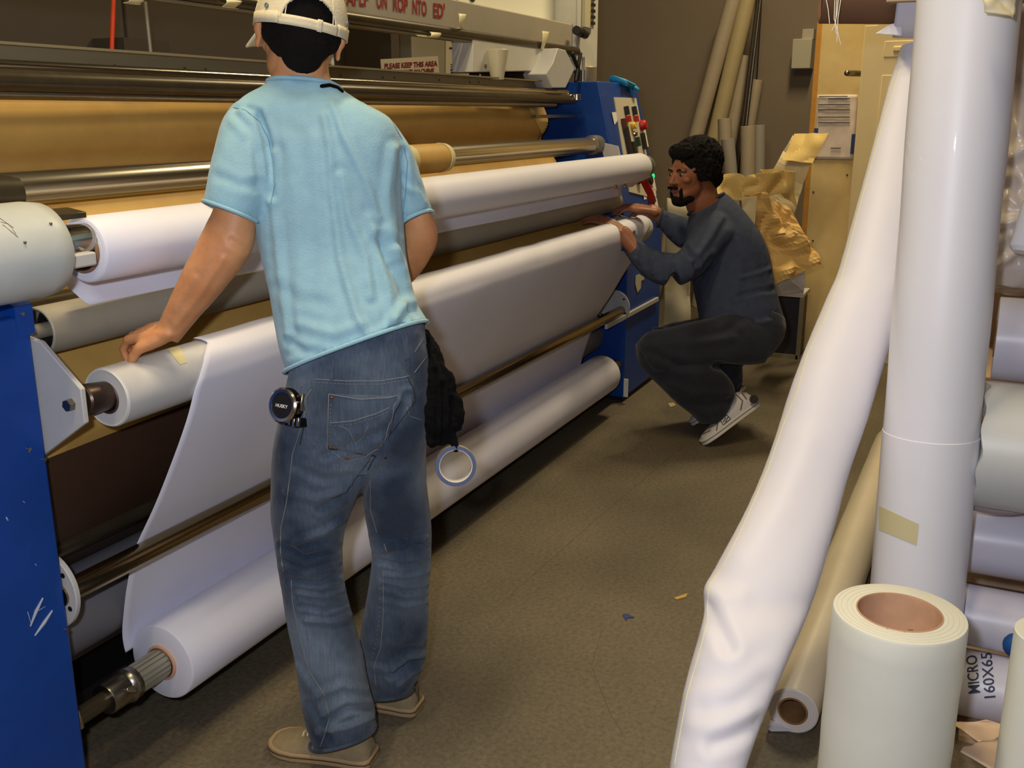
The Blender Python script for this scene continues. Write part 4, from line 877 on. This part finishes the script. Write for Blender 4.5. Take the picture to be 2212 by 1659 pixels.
# ---------- crouching man
m2 = thing('person', 'bearded curly-haired man crouching in slate shirt and dark jeans, hands on the roll', 'person')
body = MB(); s2 = 1.14
R2 = frame(-RT*.88-FH*.52-Z*.10, Z-RT*.05); hc = at(1497,378,4.62)
LH = head_prims(body, hc, R2, s2)
body.loft([(1470,405,1540,395,4.66,.07),(1482,445,1552,425,4.68,.075),(1496,480,1570,455,4.72,.08),(1505,520,1595,500,4.74,.09)])
body.loft([(1495,500,1610,470,4.74,.14),(1500,560,1650,550,4.76,.16),(1515,640,1660,630,4.76,.15),(1530,720,1670,710,4.76,.14),(1550,760,1650,760,4.76,.12)])
for dw in (0,.26):
    body.loft([(1640,720,1620,765,4.70+dw,.07),(1500,715,1500,765,4.68+dw,.06),(1410,740,1420,775,4.64+dw,.05),(1405,780,1450,775,4.66+dw,.05),(1440,840,1490,820,4.66+dw,.05),(1520,900,1555,890,4.70+dw,.04)])
body.loft([(1505,500,1550,525,4.60,.05),(1465,560,1495,592,4.56,.045),(1428,562,1412,590,4.58,.036),(1390,542,1372,562,4.63,.032),(1366,502,1342,528,4.66,.036),(1352,488,1328,512,4.66,.032)], ex=2.1)
wr = at(1342,500,4.66); f = at(1308,480,4.665)-wr
hand_prims(body, wr, f, Vector((-.25,-.5,1)), -1, 1.22, (.25,.35,.3), .12, (.6,.6))
body.loft([(1500,485,1494,520,4.92,.045),(1470,480,1458,512,4.90,.04),(1437,460,1428,488,4.90,.034),(1422,446,1412,476,4.90,.036),(1406,440,1398,470,4.90,.034)], ex=2.1)
wf = wof(1372,450,1.57); wr = at(1408,456,4.88); f = at(1365,448,wf)-wr
hand_prims(body, wr, f, Vector((-.1,-.1,1)), 1, 1.25, (.25,.4,.4), .16, (.8,1.2))
me = remesh(body, .0055, 3); crease(me, [], .0015, 25)
link('body', me, skin_dark, m2)
face_bits(LH, R2, s2, m2, mat('lips2', (120,62,52), .5))
hm = hairmesh([((0,-.030,.060),(.098,.104,.092)),((0,.052,.098),(.066,.034,.034)),((.080,-.020,.03),(.022,.050,.055)),((-.080,-.020,.03),(.022,.050,.055)),((0,-.085,-.01),(.070,.040,.055)),((.074,.018,.02),(.012,.02,.04)),((-.074,.018,.02),(.012,.02,.04))], LH, R2, s2, .005, .007, 24, .008)
link('hair', hm, hair_black, m2)
bd = hairmesh([((0,.088,-.092),(.028,.020,.022)),((.016,.107,-.038),(.018,.007,.006)),((-.016,.107,-.038),(.018,.007,.006)),((.029,.090,-.064),(.006,.009,.026)),((-.029,.090,-.064),(.006,.009,.026)),((0,.070,-.098),(.038,.03,.02)),((.040,.060,-.088),(.012,.026,.014)),((-.040,.060,-.088),(.012,.026,.014))], LH, R2, s2, .0035, .0015, 90, .001)
link('beard', bd, hair_black, m2)
sh = MB()
sh.loft([(1488,462,1566,420,4.72,.085),(1486,490,1598,450,4.72,.13),(1484,525,1636,500,4.74,.17),(1490,565,1660,552,4.75,.18),(1498,615,1672,618,4.76,.18),(1508,665,1686,672,4.76,.18),(1514,705,1695,708,4.76,.175),(1530,735,1682,745,4.76,.16)], n=40)
sh.loft([(1558,450,1592,486,4.68,.05),(1526,455,1588,512,4.63,.085),(1496,495,1556,545,4.58,.09),(1468,540,1520,592,4.54,.085),(1440,560,1470,618,4.53,.072)], ex=2.2)
sh.loft([(1474,548,1436,619,4.54,.072),(1446,546,1412,610,4.55,.068),(1420,541,1390,594,4.58,.06),(1393,526,1366,569,4.63,.052),(1378,509,1351,548,4.68,.046),(1368,499,1343,537,4.70,.042)], ex=2.2)
sh.loft([(1512,470,1500,540,4.90,.08),(1486,470,1468,534,4.90,.075),(1460,462,1444,516,4.90,.06),(1440,455,1428,498,4.90,.05),(1428,451,1418,486,4.90,.042)], ex=2.2)
me = remesh(sh, .0075, 8)
crease(me, [([(1480,535),(1500,560),(1510,600)], -.012, 6), ([(1560,470),(1530,520),(1500,560)], .010, 7), ([(1540,560),(1500,610),(1505,650)], -.012, 7), ([(1600,600),(1640,590),(1665,580)], .006, 5), ([(1590,640),(1640,628),(1672,625)], -.006, 5), ([(1560,690),(1620,700),(1680,690)], .008, 6), ([(1640,500),(1655,560),(1662,610)], .006, 7),
 ([(1380,530),(1372,552)], -.007, 4), ([(1392,532),(1382,565)], .006, 4), ([(1404,540),(1396,575)], -.007, 4), ([(1420,545),(1410,590)], .006, 4), ([(1434,548),(1426,598)], -.007, 4), ([(1450,552),(1440,604)], .006, 4), ([(1440,470),(1436,500)], -.005, 4), ([(1452,470),(1448,508)], .005, 4), ([(1575,500),(1600,560),(1590,640)], .006, 10)], .006, 6, 5, .001, 40)
s2o = link('sweatshirt', me, shirt_navy, m2)
put(ringtube(MB(), (1370,501,1344,539,4.70,.043), .007, 1.0), 'cuff', shirt_navy, s2o, autos=False)
put(ringtube(MB(), (1430,452,1419,489,4.90,.042), .007, 1.0), 'cuff', shirt_navy, s2o, autos=False)
put(ringtube(MB(), (1488,462,1562,420,4.71,.085), .008, 1.0), 'collar', shirt_navy, s2o, autos=False)
jn = MB()
jn.loft([(1672,668,1590,668,4.76,.15) if False else (1600,660,1690,690,4.76,.16),(1590,700,1690,730,4.76,.17),(1580,750,1660,772,4.76,.16),(1590,775,1630,784,4.76,.12)], n=32)
for dw,du,dv in ((0,0,0),(.32,38,-36)):
    jn.loft([(1650+du*.3,668,1650,786,4.70+dw*.6,.11),(1590+du*.5,672,1600+du*.3,788,4.66+dw*.8,.11),(1520+du,690+dv*.4,1530+du,788+dv*.4,4.62+dw,.105),(1450+du,706+dv*.4,1470+du,796+dv*.4,4.59+dw,.10),(1398+du,716+dv*.4,1425+du,806+dv*.6,4.58+dw,.09),(1374+du,742+dv*.6,1408+du,800+dv*.6,4.58+dw,.075)], n=28)
    jn.loft([(1371+du,742+dv,1460+du,752+dv,4.58+dw,.085),(1378+du,782+dv*.7,1530+du,776+dv*.7,4.60+dw,.09),(1403+du,814+dv*.5,1562+du,800+dv*.5,4.63+dw,.092),(1434+du*.7,842+dv*.4,1586+du*.5,838+dv*.4,4.67+dw,.09),(1464+du*.6,872+dv*.3,1580+du*.4,870+dv*.3,4.70+dw,.085),(1496+du*.5,898+dv*.3,1566+du*.4,900+dv*.3,4.72+dw,.075),(1514+du*.4,916+dv*.3,1550+du*.3,916+dv*.3,4.73+dw,.06)], n=28)
me = remesh(jn, .0075, 4)
crease(me, [([(1400,760),(1470,790),(1560,790)], -.012, 8), ([(1420,740),(1500,740),(1580,730)], .008, 10), ([(1440,830),(1500,850),(1570,850)], .007, 8), ([(1480,870),(1530,880),(1575,865)], -.007, 7), ([(1550,790),(1580,800)], -.01, 8), ([(1600,690),(1560,720),(1500,730)], -.006, 8)], .006, 6, 8, .001, 40)
link('jeans', me, denim_dark, m2)
ath = mat('athletic_white', (196,192,188), .5, var=.06, vscale=20); sole_w = mat('athletic_sole', (206,200,190), .6)
toe = at(1520,962,4.735); heel = at(1638,876,4.735)
o, L = shoe(m2, heel, toe, UP-RT*.5, .125, .125, ath, sole_w, .030, 1.0)
ob = bvh(o)
for l in ([(1556,880),(1552,905),(1548,930)],[(1562,878),(1562,900)],[(1590,852),(1604,866),(1600,885)],[(1600,846),(1612,862)],[(1515,940),(1535,930)],[(1590,905),(1608,895)],[(1560,940),(1590,920)]): seam(ob, l, .0028, 'stripe', mat('shoe_stripe', (110,70,62), .5), o, .001)
seam(ob, [(1556,908),(1570,896),(1578,905),(1562,918),(1556,908)], .002, 'emblem', ink, o, .001); seam(ob, [(1562,912),(1568,902)], .002, 'emblem', ink, o, .001); seam(ob, [(1567,911),(1573,900)], .002, 'emblem', ink, o, .001)
put(MB().lathe(at(1628,862,4.66), -FH, [(0,.02),(.01,.02)], 16), 'heel_patch', mat('patch_d', (50,44,44), .6), o)
put(MB().tube([at(1592,838,4.68),at(1600,828,4.67),at(1606,834,4.67),at(1600,838,4.68)], .003, 6), 'pull_tab', ink, o)
laces(o, L, sole_w, .125)
toe2 = toe+FH*.30+RT*.0; toe2.z = 0.0; heel2 = toe2+(heel-toe)*1.0
shoe(m2, heel2, toe2, UP-RT*.5, .12, .12, ath, sole_w, .03)
# ------------------------------------------------------------ foreground rolls
# short thick roll on end
D = at(1943,1322,1.88)
dr_ = thing('film_roll', 'short thick cream roll standing on end, brown cardboard core open at its top', 'roll')
h = D.z
put(MB().lathe((D.x,D.y,0), Z, [(0,.078),(0,.119),(.004,.121)]+[(h*k/12, .121+.0008*math.sin(k*2)) for k in range(1,12)]+[(h-.006,.121),(h-.001,.119),(h,.116),(h,.078)], 96, closed=True), 'roll', cream_paper, dr_)
put(MB().lathe((D.x,D.y,0), Z, [(0,.074),(0,.0785),(h-.002,.0785),(h+.0015,.0778),(h+.0015,.0752),(h-.002,.074)], 72, closed=True), 'cardboard_core', mat('core_tan', (204,160,126), .7, var=.22, vscale=14), dr_)
for rr in (.085,.094,.104,.112): put(MB().lathe((D.x,D.y,h-.0003), Z, [(0,rr),(.0007,rr+.0002),(.0007,rr+.0008),(0,rr+.001)], 80, closed=True), 'layer_edge', mat('layer_m', (206,200,166), .5), dr_)
db = bvh(dr_.children[0])
for l, r in (([(1853,1372),(1856,1420),(1862,1480)],.0008),([(1803,1488),(1830,1500),(1900,1508),(1980,1512)],.0008),([(1812,1560),(1800,1600),(1795,1650)],.001),([(1808,1470),(1800,1505)],.0012),([(1900,1450),(1905,1500)],.0005)): seam(db, l, r, 'crease_line', mat('crease_m', (178,176,156), .6), dr_, .0002)
for l in ([(1911,1361),(1917,1357),(1920,1363),(1912,1365)],[(1930,1364),(1940,1366)],[(1945,1366),(1955,1366)],[(1962,1360),(1972,1360),(1966,1366)]): seam(db, l, .0007, 'pencil_mark', mat('pencil', (120,110,96), .7), dr_, .0004)
# big roll A standing on end, leaning
A0 = at(1980,1280,2.49); A1 = at(2092,0,2.2); dA = (A1-A0).normalized(); AB = A0-dA*(A0.z/dA.z); LA = 2.06
ra_ = thing('film_roll', 'largest white roll leaning upright at right, tan tape strip on its lower wrap', 'roll')
seamt = (at(2010,938,2.39)-AB).dot(dA)
o = put(MB().lathe(AB, dA, [(0.0,.05),(0,.110),(seamt,.1100),(seamt+.001,.1085)]+[(seamt+(LA-seamt)*k/20,.1085-.001*math.sin(k)) for k in range(1,20)]+[(LA,.108),(LA,.05)], 110, closed=True), 'roll', glossy_white, ra_)
ab = bvh(o); patch(ab, [(1899,1092),(1985,1132),(1980,1178),(1899,1144)], 'masking_tape_strip', mat('tape_tan', (214,204,160), .6), ra_, .0012, 16, 8)
put(MB().pipe(AB+dA*.01, AB+dA*(LA-.01), .052, .047), 'cardboard_core', card, ra_)
# floppy roll B
fb = thing('fabric_roll', 'limp bowed white roll leaning left of the largest roll, kinked near its lower end', 'roll')
mb = MB()
mb.loft([(1440,1830,1560,1840,2.05,.07),(1445,1740,1590,1750,2.07,.075),(1450,1655,1606,1665,2.10,.078),(1478,1500,1655,1520,2.15,.078),(1508,1395,1705,1408,2.20,.080),(1523,1330,1733,1345,2.24,.082),(1523,1275,1750,1300,2.28,.084),(1545,1235,1766,1255,2.30,.083),(1600,1130,1800,1142,2.36,.082),(1644,1030,1828,1035,2.42,.082),(1690,905,1872,905,2.48,.082),(1738,760,1913,765,2.54,.082),(1790,640,1950,640,2.59,.078),(1816,580,1972,580,2.62,.076),(1850,450,2000,450,2.66,.07),(1880,340,2015,340,2.70,.06),(1917,200,2030,200,2.74,.05),(1948,95,2040,95,2.78,.04)], n=40, ex=2.15)
me = remesh(mb, .007, 6)
crease(me, [([(1530,1310),(1550,1350),(1575,1400)], -.007, 16), ([(1525,1265),(1560,1290),(1600,1290)], .003, 18), ([(1500,1460),(1580,1460),(1660,1400)], -.002, 22), ([(1520,1530),(1590,1520),(1650,1470)], -.004, 18), ([(1540,1610),(1590,1590),(1640,1560)], -.006, 16), ([(1500,1570),(1560,1570),(1610,1540)], .003, 18), ([(1600,1200),(1680,1100),(1740,960)], .003, 30)], .004, 5, 3)
for v in me.vertices:
    if v.co.z < 0: v.co.z = 0
link('roll', me, white_paper, fb)
t_ = bvh(fb.children[0])
seam(t_, [(1953,110),(1905,270),(1856,450),(1820,590),(1780,690),(1744,765),(1720,850),(1696,906),(1660,1010),(1610,1125),(1560,1225),(1532,1262),(1528,1300),(1528,1340),(1513,1400),(1484,1500),(1457,1650)], .0012, 'bright_rim', mat('rim_yellow', (226,224,170), .5), fb, .0002)  # bright flash-lit left outline, painted on as a yellowish line
# slim cling-wrapped roll C
C0 = hit(1712,1592,2,0); wC = (C0-CP).dot(FW); C0 = at(1712,1541,wC); C0.z = .0635; C1 = hit(1930,945,2,.075); dC = (C1-C0).normalized()
tr3 = thing('film_roll', 'slim clear-wrapped roll slanting down to the floor, open core end facing out', 'roll')
put(MB().lathe(C0, dC, [(0,.037),(0,.059),(.003,.0625)]+[(.08*k,.0625+.010*math.sin(min(1,k/12)*3.14159*.55)+.0006*math.sin(k*1.7)) for k in range(1,30)]+[(2.4,.06),(2.4,.037)], 56, closed=True), 'roll', mat('film_tan', (224,212,190), .3, var=.06, vscale=10, coat=.3), tr3)
put(MB().lathe(C0-dC*.001, dC, [(0,.033),(0,.038),(.9,.038),(.9,.033)], 48, closed=True), 'cardboard_core', mat('core_br', (150,108,66), .7, var=.3, vscale=25), tr3)
for rr in (.043,.050,.056): put(MB().lathe(C0-dC*.0012, dC, [(0,rr),(0,rr+.0025),(.0012,rr+.0025),(.0012,rr)], 56, closed=True), 'film_layer', mat('film_l', (206,200,206), .3), tr3)
put(MB().prism([C0+Z*-.058-RT*.05, C0-Z*.050-RT*.062, C0-Z*.040-RT*.058, C0-Z*.058+RT*.03], dC*.05), 'loose_flap', mat('film_l', (206,200,206), .3), tr3)
put(MB().obox(C0+dC*.02+RT*.040-Z*.052, RT*.016, Z*.008, dC*.01), 'blue_tape', mat('tape_b', (30,50,110), .5), tr3)
# horizontal rolls in the rack
def hroll(c, r, m, label, tilt=(0,-1,0), L_=.9, core=True, ragged=0, seed=0):
    d = Vector(tilt).normalized(); t = thing('film_roll', label, 'roll')
    n = 64; vs = []; prof = [0,.001,.006]+[.02+.06*k for k in range(15)]; a = d.orthogonal().normalized(); b = d.cross(a); fs = []
    for i,x in enumerate(prof):
        for k in range(n):
            ph = 2*math.pi*k/n; e = ragged*noise.noise(Vector((math.cos(ph)*2.2,math.sin(ph)*2.2,seed)))*(i < 3)
            rr = r*(1-.03*(i == 0))+.0012*noise.noise(Vector((math.cos(ph)*2,math.sin(ph)*2,x*5+seed)))
            vs.append(c+d*(x+e)+(a*math.cos(ph)+b*math.sin(ph))*rr)
    n0 = len(vs)
    fs = [(i*n+k,i*n+(k+1)%n,(i+1)*n+(k+1)%n,(i+1)*n+k) for i in range(len(prof)-1) for k in range(n)]
    vs += [c+d*.001+(a*math.cos(2*math.pi*k/n)+b*math.sin(2*math.pi*k/n))*r*.45 for k in range(n)]
    fs += [(k,(k+1)%n,n0+(k+1)%n,n0+k) for k in range(n)]+[[(len(prof)-1)*n+k for k in range(n)]]
    o = put(MB().add(vs, fs), 'roll', m, t); put(MB().pipe(c-d*.001, c+d*.4, r*.46, r*.38), 'cardboard_core', card, t); return t, o
lav = mat('film_lavender', (214,212,228), .35, var=.05, vscale=4, coat=.2)
hroll(Vector((2.93,-.055,.935)), .112, lav, 'topmost horizontal roll in the rack, lavender white, right of the tallest roll')
big, bo = hroll(Vector((2.60,-.045,.735)), .155, mat('film_grey', (204,206,206), .4, var=.05, vscale=5), 'bulging grey-white horizontal roll with ragged wrapper edge in the rack', ragged=.02, seed=4)
put(MB().tube([Vector((2.56,-.05,.583)),Vector((2.58,-.09,.573)),Vector((2.58,-.13,.578)),Vector((2.6,-.17,.582)),Vector((2.6,-.3,.580))], .010, 8), 'torn_wrapper', mat('wrap_gr', (150,136,140), .5), big)
hroll(Vector((2.78,-.035,.42)), .098, lav, 'horizontal roll right under the bulging one in the rack')
hroll(Vector((2.62,-.055,.265)), .078, lav, 'horizontal roll above the one with handwriting')
th_, to = hroll(Vector((2.56,-.045,.105)), .085, lav, 'lowest horizontal roll in the rack with blue handwriting MICRO 160X65')
tb = bvh(to)
text_cast(tb, [(2092,1498),(2086,1418),(2110,1415),(2118,1496)], 'MICRO', 'handwriting', ink_blue, th_, .01)
text_cast(tb, [(2126,1508),(2118,1412),(2142,1410),(2151,1506)], '160X65', 'handwriting', ink_blue, th_, .01)
put(MB().ell(at(2195,1395,2.35), (.03,.03,.03), n=14, m=8), 'blue_wrapper', mat('blue_w', (16,70,140), .5), label='crumpled blue wrapper stuffed between the rack rolls', cat='wrapper')
# wrapped bundle at the upper right
mb = MB(); mb.loft([(2130,-40,2330,-60,2.75,.09),(2090,60,2330,60,2.75,.11),(2085,300,2330,300,2.75,.12),(2080,480,2330,480,2.75,.12),(2080,560,2330,600,2.78,.10),(2100,625,2330,640,2.8,.07)], n=32)
me = remesh(mb, .008, 2); crease(me, [([(2150,150),(2170,300),(2212,400)],-.014,14),([(2140,330),(2180,340),(2212,320)],.012,12),([(2140,420),(2180,400),(2212,430)],-.012,10),([(2130,470),(2170,480),(2212,470)],.010,9),([(2130,590),(2170,560),(2212,540)],.014,10),([(2160,500),(2200,560)],-.01,9)], .014, 9, 2, .005, 28)
link('wrapped_bundle', me, mat('wrap_pale', (214,202,194), .3, var=.12, vscale=9, coat=.4), None, 'crumpled plastic-wrapped bundle at the far right above the rack rolls', 'bundle')
put(MB().cyl(at(2240,430,2.5), at(2205,545,2.5), .03, n=24, bev=.01), 'film_roll', glossy_white, label='small white roll end poking out under the wrapped bundle', cat='roll')
# rack uprights and lower shelf (mostly hidden)
rk = thing('storage_rack', 'tan rack frame glimpsed between the stacked horizontal rolls', 'rack')
rm = mat('rack_tan', (190,160,134), .7, var=.15, vscale=10)
put(MB().box((3.42,-.9,.0),(3.48,-.02,1.85)), 'back_panel', rm, rk); put(MB().box((2.45,-1.0,0),(3.0,-.08,.015)), 'shelf_board', rm, rk)
put(MB().box((2.95,-.9,.80),(3.42,-.02,.82)), 'shelf_board', rm, rk)
put(MB().box((2.9,-1.0,1.80),(3.1,.30,1.83)), 'top_board', rm, rk); 
# roll at the right frame edge
F0 = at(2284,1370,1.8); fr_ = thing('film_roll', 'white roll standing on end cut by the right edge of the photo', 'roll')
put(MB().lathe((F0.x,F0.y,0), Z, [(0,.035),(0,.068),(F0.z-.002,.07),(F0.z,.068),(F0.z,.035)], 56, closed=True), 'roll', cream_paper, fr_)
put(MB().pipe((F0.x,F0.y,0),(F0.x,F0.y,F0.z-.002), .036, .031), 'cardboard_core', card, fr_)
# crumpled kraft at bottom right
kb_ = MB(); leaf(kb_, [[(2070,1620,2.0),(2110,1600,2.1),(2212,1600,2.1),(2212,1700,1.9)],[(2050,1560,2.35),(2130,1555,2.3),(2212,1575,2.3),(2110,1600,2.2)]], 3, .012, 9)
put(kb_, 'wrapping_scrap', mat('wrap_tan', (206,178,150), .6), label='crumpled tan wrapping at the foot of the stacked rolls', cat='wrapping', solid=.002)
# rolls on top of the rack
tube_c = at(1775,-20,2.75); te = at(2000,-20,2.70)
bt = thing('cardboard_tube', 'thick brown cardboard tube lying high at the top right, strings hanging from it', 'tube')
put(MB().pipe(tube_c, te, .086, .079), 'tube_wall', mat('tube_brown', (124,88,64), .7, var=.12, vscale=8), bt)
put(MB().cyl(tube_c+(te-tube_c)*.03, tube_c+(te-tube_c)*.05, .078), 'tube_plug', mat('dark1', (46,36,30), .9), bt)
lr_ = thing('film_roll', 'lavender-white roll end around the brown tube at the top edge', 'roll')
a_ = at(1943,-20,2.70); b_2 = at(2050,-20,2.66); put(MB().pipe(a_, b_2, .122, .088, n=56, bev=.004), 'roll', lav, lr_); put(MB().pipe(a_-(b_2-a_).normalized()*.002, a_+(b_2-a_)*.1, .121, .112, n=56), 'end_cap', mat('cap_lav', (190,196,214), .4), lr_)
st = thing('string', 'thin white strings dangling from the brown cardboard tube', 'string')
for l in ([(1783,-10),(1789,20),(1792,50)],[(1812,-10),(1808,30),(1803,55),(1797,66)],[(1804,-10),(1802,40),(1808,62),(1812,80),(1816,96)],[(1808,-5),(1805,50),(1806,72)],[(1816,0),(1810,40),(1808,90)]): put(MB().tube([at(u,v,2.62) for u,v in l], .0013, 5), 'strand', label_white, st)
pw = MB(); leaf(pw, [[(1890,72,2.68),(1925,52,2.66),(1948,50,2.66),(1948,78,2.66)]], 3, .004, 12); put(pw, 'torn_sheet', white_paper, label='torn white plastic flap beside the roll end at the top', cat='wrapping', solid=.001)
uw = MB(); leaf(uw, [[(2120,-20,2.0),(2200,-20,2.0),(2190,40,2.0),(2130,28,2.0)]], 7, .01, 20); put(uw, 'tape_wad', mat('wad', (216,204,172), .5), label='wad of pale tape near the top of the tallest roll', cat='tape', solid=.002)
# white end-cloth between the rolls
sl = MB(); leaf(sl, [[(1938,625,2.5),(1950,625,2.5),(1948,800,2.5),(1932,800,2.5)],[(1926,700,2.5),(1948,690,2.5),(1945,812,2.5),(1922,790,2.5)]], 11, .004, 10); put(sl, 'padding_strip', mat('strip_w', (216,212,196), .6), label='narrow pale padding strip wedged between the two leaning rolls', cat='padding', solid=.004)
put(MB().obox(at(1941,632,2.49), RT*.008, UP*.014, FW*.004), 'blue_tape_bit', mat('tape_blue2', (40,60,170), .5), label='bright blue tape bit between the two leaning rolls', cat='tape')
